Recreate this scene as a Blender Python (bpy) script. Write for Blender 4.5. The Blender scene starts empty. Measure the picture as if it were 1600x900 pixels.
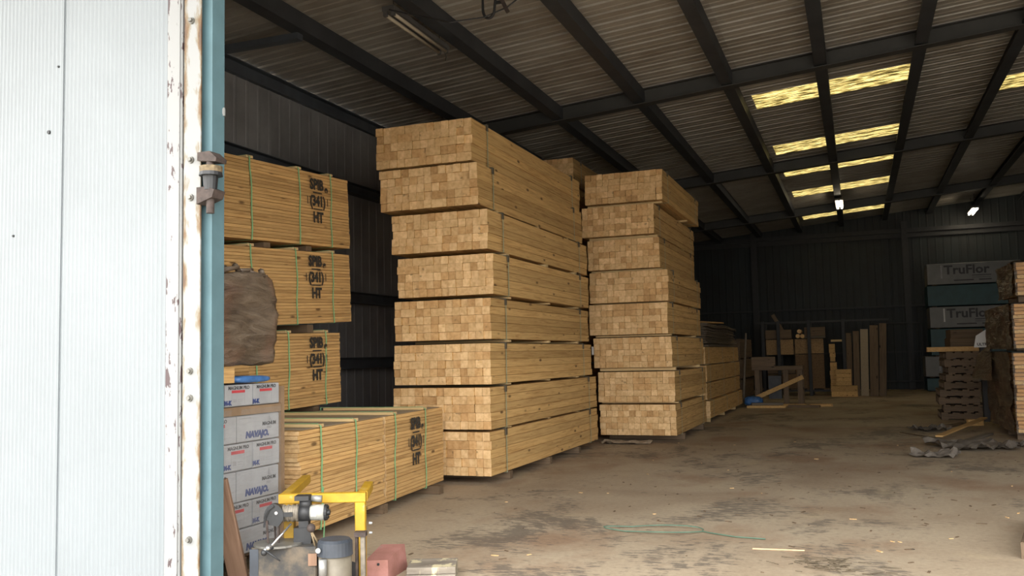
import bpy, bmesh, math, random
from mathutils import Vector, Matrix, noise

random.seed(11)
PI = math.pi
scn = bpy.context.scene
COL = scn.collection

# ------------------------------------------------------------------ camera
cam_d = bpy.data.cameras.new('camera')
cam_d.sensor_width = 36.0
cam_d.lens = 1400.0 / 1600.0 * 36.0
cam_d.clip_end = 400
cam = bpy.data.objects.new('camera', cam_d)
COL.objects.link(cam)
cam.matrix_world = Matrix(((0.93295, 0.04829, 0.35674, 0.0),
                           (0.35923, -0.06331, -0.93110, 0.0),
                           (-0.02238, 0.99683, -0.07641, 1.30),
                           (0, 0, 0, 1)))
scn.camera = cam

# ------------------------------------------------------------------ sky, exposure
w = bpy.data.worlds.new('overcast_sky')
scn.world = w
w.use_nodes = True
bg = w.node_tree.nodes['Background']
bg.inputs['Color'].default_value = (1.0, 0.985, 0.955, 1)
bg.inputs['Strength'].default_value = 1.0
# standard overcast sky: three times as bright overhead as at the horizon, L = (1 + 2 sin h) / 3
_tc = w.node_tree.nodes.new('ShaderNodeTexCoord'); _sx = w.node_tree.nodes.new('ShaderNodeSeparateXYZ')
_mr = w.node_tree.nodes.new('ShaderNodeMapRange')
w.node_tree.links.new(_tc.outputs['Generated'], _sx.inputs[0]); w.node_tree.links.new(_sx.outputs['Z'], _mr.inputs['Value'])
_mr.inputs['From Min'].default_value = 0.0; _mr.inputs['From Max'].default_value = 1.0
_mr.inputs['To Min'].default_value = 0.45; _mr.inputs['To Max'].default_value = 1.35
w.node_tree.links.new(_mr.outputs['Result'], bg.inputs['Strength'])
vs = scn.view_settings
vs.view_transform = 'Standard'
vs.look = 'None'
vs.exposure = 3.45
vs.gamma = 1.0
vs.use_curve_mapping = False
scn.cycles.use_denoising = True
scn.cycles.max_bounces = 8
scn.cycles.diffuse_bounces = 5
scn.cycles.transparent_max_bounces = 12
scn.cycles.sample_clamp_indirect = 6.0

# building numbers (metres)
XL, XR = -6.8, 9.2          # side walls
YF, YB = 3.9, 31.0          # front wall plane, back wall
OPX0, OPX1, OPZ = -3.204, 7.4, 3.6   # the wide doorway
def roof_z(x): return 4.95 + (x - XL) / 12.0

pl = bpy.data.lights.new('doorway_portal', 'AREA')
pl.shape = 'RECTANGLE'; pl.size = OPX1 - OPX0; pl.size_y = OPZ
pl.cycles.is_portal = True
plo = bpy.data.objects.new('doorway_portal', pl)
plo.location = ((OPX0 + OPX1) / 2, YF - 0.12, OPZ / 2)
plo.rotation_euler = (PI / 2, 0, 0)     # -Z of the lamp looks to +Y
COL.objects.link(plo)

# ------------------------------------------------------------------ materials
def new_mat(name):
    m = bpy.data.materials.new(name); m.use_nodes = True
    nt = m.node_tree
    b = nt.nodes['Principled BSDF']
    return m, nt, b
def N(nt, t, **kw):
    n = nt.nodes.new(t)
    for k, v in kw.items():
        if k in n.inputs: n.inputs[k].default_value = v
        else: setattr(n, k, v)
    return n
def L(nt, a, b): nt.links.new(a, b)
def ramp(nt, fac, stops, interp='LINEAR'):
    r = nt.nodes.new('ShaderNodeValToRGB'); r.color_ramp.interpolation = interp
    e = r.color_ramp.elements
    while len(e) < len(stops): e.new(0.5)
    for i, (p, c) in enumerate(stops):
        e[i].position = p; e[i].color = (*c, 1) if len(c) == 3 else c
    L(nt, fac, r.inputs['Fac']); return r.outputs['Color']
def mix(nt, fac, a, b, mode='MIX'):
    n = nt.nodes.new('ShaderNodeMix'); n.data_type = 'RGBA'; n.blend_type = mode
    if hasattr(fac, 'links') or hasattr(fac, 'is_linked'): L(nt, fac, n.inputs[0])
    else: n.inputs[0].default_value = fac
    for s, v in ((n.inputs[6], a), (n.inputs[7], b)):
        if isinstance(v, tuple): s.default_value = (*v, 1) if len(v) == 3 else v
        else: L(nt, v, s)
    return n.outputs[2]
def math_(nt, op, a, b=None, clamp=False):
    n = nt.nodes.new('ShaderNodeMath'); n.operation = op; n.use_clamp = clamp
    for s, v in ((n.inputs[0], a), (n.inputs[1], b)):
        if v is None: continue
        if isinstance(v, (int, float)): s.default_value = v
        else: L(nt, v, s)
    return n.outputs[0]
def coords(nt, scale=(1, 1, 1), jitter=False, kind='Object'):
    tc = nt.nodes.new('ShaderNodeTexCoord')
    mp = nt.nodes.new('ShaderNodeMapping')
    L(nt, tc.outputs[kind], mp.inputs['Vector'])
    mp.inputs['Scale'].default_value = scale
    if jitter:
        oi = nt.nodes.new('ShaderNodeObjectInfo')
        cx = nt.nodes.new('ShaderNodeCombineXYZ')
        for i, k in enumerate((37.0, 91.0, 53.0)):
            L(nt, math_(nt, 'MULTIPLY', oi.outputs['Random'], k), cx.inputs[i])
        L(nt, cx.outputs[0], mp.inputs['Location'])
    return mp.outputs['Vector']
def noise_t(nt, vec, scale, detail=4, rough=0.55, dist=0.0):
    n = nt.nodes.new('ShaderNodeTexNoise')
    L(nt, vec, n.inputs['Vector'])
    n.inputs['Scale'].default_value = scale; n.inputs['Detail'].default_value = detail
    n.inputs['Roughness'].default_value = rough; n.inputs['Distortion'].default_value = dist
    return n.outputs['Fac']
def bump(nt, b, h, strength=0.3, dist=0.01):
    n = nt.nodes.new('ShaderNodeBump'); L(nt, h, n.inputs['Height'])
    n.inputs['Strength'].default_value = strength; n.inputs['Distance'].default_value = dist
    L(nt, n.outputs[0], b.inputs['Normal'])
def objrand(nt):
    return nt.nodes.new('ShaderNodeObjectInfo').outputs['Random']

def plain(name, c, rough=0.6, metal=0.0, var=0.18, scale=9.0, bumpk=0.0):
    m, nt, b = new_mat(name)
    f = noise_t(nt, coords(nt, jitter=True), scale, 5, 0.6)
    lo = tuple(x * (1 - var) for x in c); hi = tuple(min(1, x * (1 + var)) for x in c)
    L(nt, ramp(nt, f, [(0.3, lo), (0.7, hi)]), b.inputs['Base Color'])
    b.inputs['Roughness'].default_value = rough; b.inputs['Metallic'].default_value = metal
    if bumpk: bump(nt, b, f, bumpk)
    return m

def wood_side(name, dark, light, knots=True, axis='Y', gscale=1.0, rough=0.75):
    """long-grain face, grain along the local axis"""
    m, nt, b = new_mat(name)
    s = {'Y': (26, 1.1, 26), 'X': (1.1, 26, 26), 'Z': (26, 26, 1.1)}[axis]
    v = coords(nt, tuple(k * gscale for k in s), True)
    f = noise_t(nt, v, 1.6, 5, 0.6, 1.2)
    c = ramp(nt, f, [(0.28, dark), (0.50, tuple((p + 2 * q) / 3 for p, q in zip(dark, light))), (0.72, light)])
    r = objrand(nt)
    tone = ramp(nt, r, [(0.0, (0.78, 0.76, 0.72)), (0.5, (0.95, 0.95, 0.95)), (1.0, (1.10, 1.09, 1.07))])
    c = mix(nt, 1.0, c, tone, 'MULTIPLY')
    if knots:
        s2 = {'Y': (7, 2.6, 7), 'X': (2.6, 7, 7), 'Z': (7, 7, 2.6)}[axis]
        vk = coords(nt, s2, True)
        vo = nt.nodes.new('ShaderNodeTexVoronoi'); L(nt, vk, vo.inputs['Vector']); vo.inputs['Scale'].default_value = 1.0
        k = ramp(nt, vo.outputs['Distance'], [(0.07, (1, 1, 1)), (0.15, (0, 0, 0))])
        c = mix(nt, k, c, tuple(x * 0.42 for x in dark))
    L(nt, c, b.inputs['Base Color'])
    b.inputs['Roughness'].default_value = rough
    return m
def wood_end(name, dark, light):
    """sawn end, seen along the local Y axis: growth rings, small checks, a tone of its own per piece"""
    m, nt, b = new_mat(name)
    oi = objrand(nt)
    tc = nt.nodes.new('ShaderNodeTexCoord')
    mp = nt.nodes.new('ShaderNodeMapping'); L(nt, tc.outputs['Object'], mp.inputs['Vector'])
    cx = nt.nodes.new('ShaderNodeCombineXYZ')
    a = math_(nt, 'MULTIPLY', oi, 61.0)
    L(nt, math_(nt, 'MULTIPLY', math_(nt, 'SINE', a), 0.09), cx.inputs[0])
    L(nt, math_(nt, 'MULTIPLY', math_(nt, 'COSINE', math_(nt, 'MULTIPLY', oi, 137.0)), 0.09), cx.inputs[2])
    L(nt, cx.outputs[0], mp.inputs['Location'])
    mp.inputs['Scale'].default_value = (1, 0.0, 1)
    ln = nt.nodes.new('ShaderNodeVectorMath'); ln.operation = 'LENGTH'; L(nt, mp.outputs[0], ln.inputs[0])
    rings = math_(nt, 'SINE', math_(nt, 'MULTIPLY', ln.outputs['Value'], 620.0))
    v = coords(nt, (1, 1, 1), True)
    f = noise_t(nt, v, 22, 4, 0.6)
    g = math_(nt, 'ADD', math_(nt, 'MULTIPLY', rings, 0.06), f)
    c = ramp(nt, g, [(0.30, dark), (0.62, light)])
    tone = ramp(nt, oi, [(0.0, (0.70, 0.62, 0.52)), (0.2, (0.92, 0.84, 0.74)), (0.45, (0.93, 0.92, 0.88)), (0.75, (1.02, 1.02, 1.02)), (1.0, (1.18, 1.20, 1.22))])
    c = mix(nt, 1.0, c, tone, 'MULTIPLY')
    sp = ramp(nt, noise_t(nt, v, 13, 2, 0.5), [(0.69, (0, 0, 0)), (0.74, (1, 1, 1))])
    c = mix(nt, math_(nt, 'MULTIPLY', sp, 0.6), c, tuple(x * 0.35 for x in dark))
    L(nt, c, b.inputs['Base Color']); b.inputs['Roughness'].default_value = 0.85
    return m

M = {}
M['pine_side'] = wood_side('pine_side', (0.39, 0.205, 0.062), (0.71, 0.465, 0.19))
M['pine_end'] = wood_end('pine_end', (0.56, 0.345, 0.15), (0.76, 0.52, 0.27))
M['board_side'] = wood_side('board_side', (0.39, 0.215, 0.075), (0.68, 0.43, 0.175), gscale=1.3)
M['board_end'] = wood_end('board_end', (0.40, 0.25, 0.11), (0.60, 0.41, 0.21))
M['board_dusty'] = wood_side('board_dusty', (0.30, 0.235, 0.16), (0.42, 0.34, 0.235), knots=False)
M['batten'] = wood_side('batten', (0.52, 0.35, 0.15), (0.70, 0.52, 0.27), axis='X')
M['old_wood'] = wood_side('old_wood', (0.085, 0.055, 0.032), (0.17, 0.112, 0.065))
M['old_wood_x'] = wood_side('old_wood_x', (0.085, 0.055, 0.033), (0.17, 0.115, 0.068), axis='X')
M['old_wood_z'] = wood_side('old_wood_z', (0.085, 0.055, 0.033), (0.17, 0.115, 0.068), axis='Z')
M['grey_wood'] = wood_side('grey_wood', (0.13, 0.105, 0.08), (0.21, 0.175, 0.135), knots=False, axis='X')
M['red_wood'] = wood_side('red_wood', (0.135, 0.075, 0.045), (0.215, 0.13, 0.085), axis='Z')
M['strap_green'] = plain('strap_green', (0.22, 0.50, 0.25), 0.35, var=0.12)
M['strap_pale'] = plain('strap_pale', (0.34, 0.40, 0.27), 0.35, var=0.12)
M['rack_steel'] = plain('rack_steel', (0.022, 0.022, 0.024), 0.6)
M['sheet_brown'] = plain('sheet_brown', (0.19, 0.145, 0.10), 0.7, var=0.3, scale=4)
M['dirt'] = plain('dirt', (0.27, 0.205, 0.14), 0.95, var=0.3, scale=30)
M['orange_board'] = wood_side('orange_board', (0.34, 0.165, 0.05), (0.62, 0.33, 0.11), axis='X')
M['edge_guard'] = plain('edge_guard', (0.10, 0.085, 0.06), 0.6)
M['ink'] = plain('ink', (0.03, 0.027, 0.022), 0.8, var=0.35, scale=40)
M['navy'] = plain('navy', (0.035, 0.055, 0.16), 0.6)
M['print_black'] = plain('print_black', (0.05, 0.05, 0.055), 0.6)
M['print_grey'] = plain('print_grey', (0.30, 0.30, 0.31), 0.6)
M['print_red'] = plain('print_red', (0.42, 0.05, 0.06), 0.5)
M['paper'] = plain('paper', (0.62, 0.62, 0.62), 0.7, var=0.06)
M['label_white'] = plain('label_white', (0.72, 0.72, 0.72), 0.6, var=0.05)
M['carton'] = plain('carton', (0.33, 0.335, 0.345), 0.5, var=0.12, scale=5)
M['cardboard'] = plain('cardboard', (0.22, 0.145, 0.085), 0.8, var=0.15)
M['blue_tarp'] = plain('blue_tarp', (0.05, 0.14, 0.34), 0.4, var=0.4, scale=14)
M['steel_dark'] = plain('steel_dark', (0.075, 0.085, 0.10), 0.55, 0.0, var=0.25, scale=3)
M['purlin_paint'] = plain('purlin_paint', (0.040, 0.043, 0.048), 0.6, 0.0, var=0.30, scale=2.2)
M['rafter_paint'] = plain('rafter_paint', (0.045, 0.045, 0.043), 0.6, 0.0, var=0.2, scale=2.2)
M['black_rubber'] = plain('black_rubber', (0.02, 0.02, 0.022), 0.55)
M['black_iron'] = plain('black_iron', (0.024, 0.025, 0.027), 0.5, 0.2, var=0.4)
M['chrome'] = plain('chrome', (0.62, 0.62, 0.63), 0.25, 0.9, var=0.1)
M['alu'] = plain('alu', (0.26, 0.26, 0.25), 0.4, 0.3, var=0.15)
M['motor_tan'] = plain('motor_tan', (0.20, 0.175, 0.14), 0.6, 0.2, var=0.4, scale=20)
M['enamel_white'] = plain('enamel_white', (0.34, 0.34, 0.31), 0.4, var=0.15, scale=16)
M['cap_blue'] = plain('cap_blue', (0.034, 0.041, 0.053), 0.5, var=0.25)
M['can_tan'] = plain('can_tan', (0.15, 0.13, 0.097), 0.55, var=0.25)
M['zinc'] = plain('zinc', (0.16, 0.155, 0.14), 0.45, 0.4, var=0.25)
M['rust_iron'] = plain('rust_iron', (0.048, 0.034, 0.029), 0.75, 0.1, var=0.5, scale=24)
M['rust_light'] = plain('rust_light', (0.15, 0.11, 0.06), 0.7, 0.1, var=0.5, scale=30)
M['plastic_pale'] = plain('plastic_pale', (0.26, 0.27, 0.27), 0.4, var=0.05)
M['teal_wrap'] = plain('teal_wrap', (0.010, 0.055, 0.062), 0.5, var=0.2, scale=4)
M['wrap_white'] = plain('wrap_white', (0.19, 0.19, 0.19), 0.55, var=0.12, scale=3)
M['osb'] = plain('osb', (0.34, 0.215, 0.10), 0.8, var=0.28, scale=26)
M['osb_dark'] = plain('osb_dark', (0.16, 0.095, 0.045), 0.8, var=0.28, scale=26)
M['felt_grey'] = plain('felt_grey', (0.135, 0.115, 0.095), 0.8, var=0.3, scale=8)
M['post_blue'] = plain('post_blue', (0.085, 0.152, 0.175), 0.5, var=0.12, scale=5)
M['tube_dead'] = plain('tube_dead', (0.42, 0.36, 0.27), 0.35, var=0.1)
M['fixture'] = plain('fixture', (0.10, 0.095, 0.09), 0.5)
M['twig'] = plain('twig', (0.085, 0.065, 0.04), 0.9)
M['green_cord'] = plain('green_cord', (0.085, 0.155, 0.11), 0.5)
M['straw'] = plain('straw', (0.70, 0.47, 0.27), 0.8)

def m_yellow():
    m, nt, b = new_mat('yellow_paint')
    v = coords(nt, (1, 1, 1))
    f = noise_t(nt, v, 11, 5, 0.65)
    c = ramp(nt, f, [(0.30, (0.36, 0.205, 0.012)), (0.60, (0.47, 0.275, 0.015)), (0.66, (0.45, 0.33, 0.12)), (0.75, (0.30, 0.25, 0.18))])
    L(nt, c, b.inputs['Base Color']); b.inputs['Roughness'].default_value = 0.5
    return m
M['yellow'] = m_yellow()
def m_tank():
    m, nt, b = new_mat('grimy_tank')
    f = noise_t(nt, coords(nt, (1, 1, 1)), 8, 6, 0.65)
    c = ramp(nt, f, [(0.32, (0.016, 0.021, 0.029)), (0.46, (0.042, 0.039, 0.035)), (0.64, (0.105, 0.083, 0.058))])
    L(nt, c, b.inputs['Base Color']); b.inputs['Roughness'].default_value = 0.7
    return m
M['tank'] = m_tank()
def m_pink():
    m, nt, b = new_mat('red_painted_block')
    f = noise_t(nt, coords(nt, (1, 1, 1)), 9, 6, 0.65)
    c = ramp(nt, f, [(0.30, (0.26, 0.115, 0.088)), (0.62, (0.36, 0.165, 0.14)), (0.72, (0.25, 0.20, 0.17))])
    L(nt, c, b.inputs['Base Color']); b.inputs['Roughness'].default_value = 0.75
    return m
M['pink'] = m_pink()
def m_weathered():
    m, nt, b = new_mat('weathered_block')
    f = noise_t(nt, coords(nt, (2, 9, 9)), 2, 6, 0.6)
    c = ramp(nt, f, [(0.30, (0.12, 0.10, 0.078)), (0.65, (0.27, 0.235, 0.19))])
    p = ramp(nt, noise_t(nt, coords(nt, (1, 1, 0.2)), 8, 5, 0.6), [(0.55, (0, 0, 0)), (0.59, (1, 1, 1))])
    c = mix(nt, p, c, (0.50, 0.44, 0.28))
    L(nt, c, b.inputs['Base Color']); b.inputs['Roughness'].default_value = 0.8
    return m
M['weathered'] = m_weathered()

def m_floor():
    m, nt, b = new_mat('dusty_concrete')
    v = coords(nt, (1, 1, 1))
    big = noise_t(nt, v, 0.55, 6, 0.6, 0.3)
    c = ramp(nt, big, [(0.28, (0.29, 0.215, 0.145)), (0.50, (0.395, 0.315, 0.222)), (0.72, (0.46, 0.385, 0.28))])
    # red dirt ground in by the stacks and by the right pallet
    red = ramp(nt, noise_t(nt, coords(nt, (0.9, 0.7, 1)), 0.85, 5, 0.6), [(0.52, (0, 0, 0)), (0.66, (1, 1, 1))])
    c = mix(nt, math_(nt, 'MULTIPLY', red, 0.7), c, (0.25, 0.145, 0.085))
    # oily dark patches, streaked by tyres
    va = coords(nt, (1.15, 0.85, 1))
    pa = noise_t(nt, va, 0.62, 9, 0.72, 0.45)
    pb = noise_t(nt, coords(nt, (7, 20, 1)), 1.3, 4, 0.6)
    k = math_(nt, 'ADD', pa, math_(nt, 'MULTIPLY', math_(nt, 'SUBTRACT', pb, 0.5), 0.42))
    mask = ramp(nt, k, [(0.54, (0, 0, 0)), (0.595, (1, 1, 1))])
    c = mix(nt, math_(nt, 'MULTIPLY', mask, 0.72), c, (0.105, 0.09, 0.075))
    # pale sawdust
    sd = ramp(nt, noise_t(nt, coords(nt, (1.4, 1, 1)), 0.9, 6, 0.62, 0.5), [(0.60, (0, 0, 0)), (0.72, (1, 1, 1))])
    c = mix(nt, math_(nt, 'MULTIPLY', sd, 0.5), c, (0.50, 0.40, 0.25))
    fine = noise_t(nt, v, 26, 6, 0.7)
    c = mix(nt, 1.0, c, ramp(nt, fine, [(0.3, (0.84, 0.84, 0.84)), (0.7, (1.1, 1.1, 1.1))]), 'MULTIPLY')
    crumbs = ramp(nt, noise_t(nt, coords(nt, (1, 1, 1)), 17, 2, 0.5), [(0.72, (0, 0, 0)), (0.76, (1, 1, 1))])
    c = mix(nt, math_(nt, 'MULTIPLY', crumbs, 0.6), c, (0.10, 0.075, 0.05))
    L(nt, c, b.inputs['Base Color']); b.inputs['Roughness'].default_value = 0.72
    bump(nt, b, math_(nt, 'ADD', fine, math_(nt, 'MULTIPLY', pa, 2.0)), 0.35, 0.012)
    return m
M['floor'] = m_floor()
M['gravel'] = plain('gravel_yard', (0.30, 0.275, 0.235), 0.9, var=0.25, scale=5, bumpk=0.4)

def sheet(name, c, stain, rough=0.5, k=0.5):
    m, nt, b = new_mat(name)
    f = noise_t(nt, coords(nt, (1, 1, 1), True), 1.1, 6, 0.62)
    L(nt, ramp(nt, f, [(0.35, stain), (0.62, c)]), b.inputs['Base Color'])
    b.inputs['Roughness'].default_value = rough
    return m
M['roof_sheet'] = sheet('roof_sheet', (0.36, 0.335, 0.29), (0.245, 0.215, 0.175), 0.45)
M['wall_sheet'] = sheet('wall_sheet', (0.30, 0.295, 0.30), (0.20, 0.195, 0.198), 0.6)
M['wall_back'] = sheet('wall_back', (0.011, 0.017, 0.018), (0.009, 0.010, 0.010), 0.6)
M['door_white'] = sheet('door_white', (0.186, 0.207, 0.220), (0.170, 0.189, 0.201), 0.5)
def m_skylight():
    m, nt, b = new_mat('skylight_fibreglass')
    nt.nodes.remove(b)
    out = nt.nodes['Material Output']
    st = noise_t(nt, coords(nt, (2.2, 26, 2)), 2.0, 3, 0.6)
    c = ramp(nt, st, [(0.38, (0.04, 0.032, 0.013)), (0.50, (0.28, 0.24, 0.13)), (0.64, (0.52, 0.47, 0.30))])
    t = nt.nodes.new('ShaderNodeBsdfTranslucent'); L(nt, c, t.inputs['Color'])
    L(nt, t.outputs[0], out.inputs['Surface'])
    return m
M['skylight'] = m_skylight()
def m_film(name, c, alpha, rough=0.22, streak=(3, 3, 22)):
    """stretch film: mostly clear, streaked where it folds over itself"""
    m, nt, b = new_mat(name)
    f = noise_t(nt, coords(nt, streak), 1.5, 4, 0.6, 0.8)
    L(nt, ramp(nt, f, [(0.35, tuple(x * 0.8 for x in c)), (0.7, c)]), b.inputs['Base Color'])
    L(nt, ramp(nt, f, [(0.40, (alpha * 0.6,) * 3), (0.62, (alpha,) * 3), (0.72, (min(1, alpha * 1.9),) * 3)]), b.inputs['Alpha'])
    b.inputs['Roughness'].default_value = rough
    bump(nt, b, f, 0.6, 0.02)
    return m
M['film_clear'] = m_film('film_clear', (0.62, 0.60, 0.58), 0.16)
M['film_white'] = m_film('film_white', (0.60, 0.56, 0.50), 0.13, 0.14, (2, 2, 9))
def m_wrapbrown():
    m, nt, b = new_mat('dusty_film_over_load')
    v = coords(nt, (1.2, 1.2, 7))
    f = noise_t(nt, v, 2.2, 6, 0.62, 1.0)
    c = ramp(nt, f, [(0.28, (0.055, 0.038, 0.026)), (0.5, (0.125, 0.092, 0.064)), (0.72, (0.20, 0.158, 0.115))])
    pk = ramp(nt, noise_t(nt, coords(nt, (1, 1, 1)), 2.6, 2, 0.5), [(0.50, (0, 0, 0)), (0.62, (1, 1, 1))])
    c = mix(nt, math_(nt, 'MULTIPLY', pk, 0.45), c, (0.17, 0.085, 0.055))
    L(nt, c, b.inputs['Base Color']); b.inputs['Roughness'].default_value = 0.30
    bump(nt, b, f, 0.9, 0.05)
    return m
M['wrap_brown'] = m_wrapbrown()
def m_peel(name, rusty):
    """old white paint with chips down to primer, rust creeping in from the edges"""
    m, nt, b = new_mat(name)
    v = coords(nt, (1, 1, 1))
    ch = noise_t(nt, coords(nt, (1.0, 1.0, 0.30)), 26, 5, 0.62)
    c0 = (0.215, 0.22, 0.22)
    tc = nt.nodes.new('ShaderNodeTexCoord'); sx = nt.nodes.new('ShaderNodeSeparateXYZ')
    L(nt, tc.outputs['Object'], sx.inputs[0])
    edge = math_(nt, 'MULTIPLY', math_(nt, 'ABSOLUTE', sx.outputs['X']), 9.0 if rusty else 3.0)
    if rusty:
        big = noise_t(nt, coords(nt, (1, 1, 0.35)), 3.2, 5, 0.65)
        k = math_(nt, 'ADD', math_(nt, 'ADD', math_(nt, 'MULTIPLY', ch, 0.45), math_(nt, 'MULTIPLY', big, 0.55)), math_(nt, 'MULTIPLY', edge, 0.36))
        c = ramp(nt, k, [(0.62, c0), (0.67, (0.16, 0.135, 0.095)), (0.72, (0.115, 0.062, 0.024)), (0.80, (0.045, 0.024, 0.016))])
    else:
        k = math_(nt, 'ADD', ch, math_(nt, 'MULTIPLY', edge, 0.35))
        c = ramp(nt, k, [(0.625, c0), (0.64, (0.055, 0.035, 0.037))])
    L(nt, c, b.inputs['Base Color']); b.inputs['Roughness'].default_value = 0.6
    return m
M['peel_white'] = m_peel('peel_white', False)
M['peel_rust'] = m_peel('peel_rust', True)
def m_emit(name, c, s):
    m, nt, b = new_mat(name)
    b.inputs['Base Color'].default_value = (0.8, 0.8, 0.75, 1)
    b.inputs['Emission Color'].default_value = (*c, 1); b.inputs['Emission Strength'].default_value = s
    return m
M['tube_lit'] = m_emit('tube_lit', (1.0, 0.86, 0.62), 3.0)

# ------------------------------------------------------------------ mesh helpers
class MB:
    """collects shapes, then links them as ONE mesh object"""
    def __init__(s): s.v = []; s.f = []; s.m = []
    def add(s, vs_, fs, mi=0, mat=None):
        o = len(s.v)
        for p in vs_: s.v.append(tuple(mat @ Vector(p)) if mat else tuple(p))
        for k, f in enumerate(fs):
            s.f.append([i + o for i in f]); s.m.append(mi[k] if isinstance(mi, list) else mi)
        return s
    def box(s, a, b, mi=0, mat=None):
        (x0, y0, z0), (x1, y1, z1) = a, b
        vs_ = [(x0, y0, z0), (x1, y0, z0), (x1, y1, z0), (x0, y1, z0), (x0, y0, z1), (x1, y0, z1), (x1, y1, z1), (x0, y1, z1)]
        return s.add(vs_, [(0, 3, 2, 1), (4, 5, 6, 7), (0, 1, 5, 4), (1, 2, 6, 5), (2, 3, 7, 6), (3, 0, 4, 7)], mi, mat)
    def cbox(s, a, b, c=0.004, axis=1, mi=0, mend=None, mat=None):
        """box whose long edges (along axis) are eased by c"""
        (x0, y0, z0), (x1, y1, z1) = a, b
        if axis == 1: u0, u1, w0, w1, t0, t1 = x0, x1, z0, z1, y0, y1
        elif axis == 0: u0, u1, w0, w1, t0, t1 = y0, y1, z0, z1, x0, x1
        else: u0, u1, w0, w1, t0, t1 = x0, x1, y0, y1, z0, z1
        pr = [(u0 + c, w0), (u1 - c, w0), (u1, w0 + c), (u1, w1 - c), (u1 - c, w1), (u0 + c, w1), (u0, w1 - c), (u0, w0 + c)]
        def P(u, q, t): return (u, t, q) if axis == 1 else ((t, u, q) if axis == 0 else (u, q, t))
        vs_ = [P(u, q, t0) for u, q in pr] + [P(u, q, t1) for u, q in pr]
        fl = axis == 1
        fs = []; mm = []
        for i in range(8):
            j = (i + 1) % 8
            fs.append((i, j, 8 + j, 8 + i)); mm.append(mi)
        fs += [tuple(range(7, -1, -1)), tuple(range(8, 16))]; mm += [mend if mend is not None else mi] * 2
        if fl: fs = [tuple(reversed(f)) for f in fs]
        return s.add(vs_, fs, mm, mat)
    def prism(s, prof, t0, t1, axis='Y', mi=0, mat=None):
        n = len(prof)
        def P(u, q, t): return {'Y': (u, t, q), 'X': (t, u, q), 'Z': (u, q, t)}[axis]
        vs_ = [P(u, q, t0) for u, q in prof] + [P(u, q, t1) for u, q in prof]
        fs = [(i, (i + 1) % n, n + (i + 1) % n, n + i) for i in range(n)] + [tuple(range(n - 1, -1, -1)), tuple(range(n, 2 * n))]
        return s.add(vs_, fs, mi, mat)
    def cyl(s, p0, p1, r0, r1=None, n=12, mi=0, mat=None, cap=True):
        r1 = r0 if r1 is None else r1
        p0, p1 = Vector(p0), Vector(p1); d = (p1 - p0).normalized()
        a = d.orthogonal().normalized(); b = d.cross(a)
        vs_ = []
        for p, r in ((p0, r0), (p1, r1)):
            for i in range(n):
                t = 2 * PI * i / n; vs_.append(p + (a * math.cos(t) + b * math.sin(t)) * r)
        fs = [(i, (i + 1) % n, n + (i + 1) % n, n + i) for i in range(n)]
        if cap: fs += [tuple(range(n - 1, -1, -1)), tuple(range(n, 2 * n))]
        return s.add(vs_, fs, mi, mat)
    def tube(s, pts, r, n=6, mi=0):
        pts = [Vector(p) for p in pts]; rings = []
        for i, p in enumerate(pts):
            d = (pts[min(i + 1, len(pts) - 1)] - pts[max(i - 1, 0)]).normalized()
            a = d.cross(Vector((0, 0, 1)))
            a = a.normalized() if a.length > 1e-4 else Vector((1, 0, 0))
            b = a.cross(d)
            rings.append([p + (a * math.cos(2 * PI * k / n) + b * math.sin(2 * PI * k / n)) * r for k in range(n)])
        vs_ = [q for g in rings for q in g]; fs = []
        for i in range(len(pts) - 1):
            for k in range(n):
                fs.append((i * n + k, i * n + (k + 1) % n, (i + 1) * n + (k + 1) % n, (i + 1) * n + k))
        fs += [tuple(range(n - 1, -1, -1)), tuple(range((len(pts) - 1) * n, len(pts) * n))]
        return s.add(vs_, fs, mi)
    def ribbon(s, pts, wdir, wid, th, mi=0):
        """flat band of real thickness along pts"""
        wd = Vector(wdir).normalized() * wid / 2; n = len(pts); vs_ = []
        pts = [Vector(p) for p in pts]
        for i, p in enumerate(pts):
            d = (pts[min(i + 1, n - 1)] - pts[max(i - 1, 0)]).normalized(); nn = d.cross(wd).normalized() * th / 2
            vs_ += [p - wd - nn, p + wd - nn, p + wd + nn, p - wd + nn]
        fs = []
        for i in range(n - 1):
            for k in range(4): fs.append((i * 4 + k, i * 4 + (k + 1) % 4, i * 4 + 4 + (k + 1) % 4, i * 4 + 4 + k))
        fs += [(3, 2, 1, 0), tuple((n - 1) * 4 + k for k in range(4))]
        return s.add(vs_, fs, mi)
    def sphere(s, c, r, seg=12, rg=8, mi=0):
        bm = bmesh.new(); bmesh.ops.create_uvsphere(bm, u_segments=seg, v_segments=rg, radius=r)
        bm.verts.ensure_lookup_table()
        s.add([(v.co + Vector(c)) for v in bm.verts], [[v.index for v in f.verts] for f in bm.faces], mi); bm.free(); return s
    def mesh(s, name, mats, smooth=False):
        me = bpy.data.meshes.new(name); me.from_pydata(s.v, [], s.f)
        for m in (mats if isinstance(mats, (list, tuple)) else [mats]): me.materials.append(m)
        me.polygons.foreach_set('material_index', s.m)
        bm = bmesh.new(); bm.from_mesh(me); bmesh.ops.recalc_face_normals(bm, faces=bm.faces); bm.to_mesh(me); bm.free()
        if smooth: me.polygons.foreach_set('use_smooth', [True] * len(me.polygons))
        me.update(); return me
    def obj(s, name, mats, parent=None, smooth=False, loc=(0, 0, 0), rot=(0, 0, 0)):
        return link(name, s.mesh(name, mats, smooth), parent, loc, rot)
def link(name, me, parent=None, loc=(0, 0, 0), rot=(0, 0, 0), scale=(1, 1, 1)):
    o = bpy.data.objects.new(name, me); o.location = loc; o.rotation_euler = rot; o.scale = scale
    if parent: o.parent = parent
    COL.objects.link(o); return o
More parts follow.
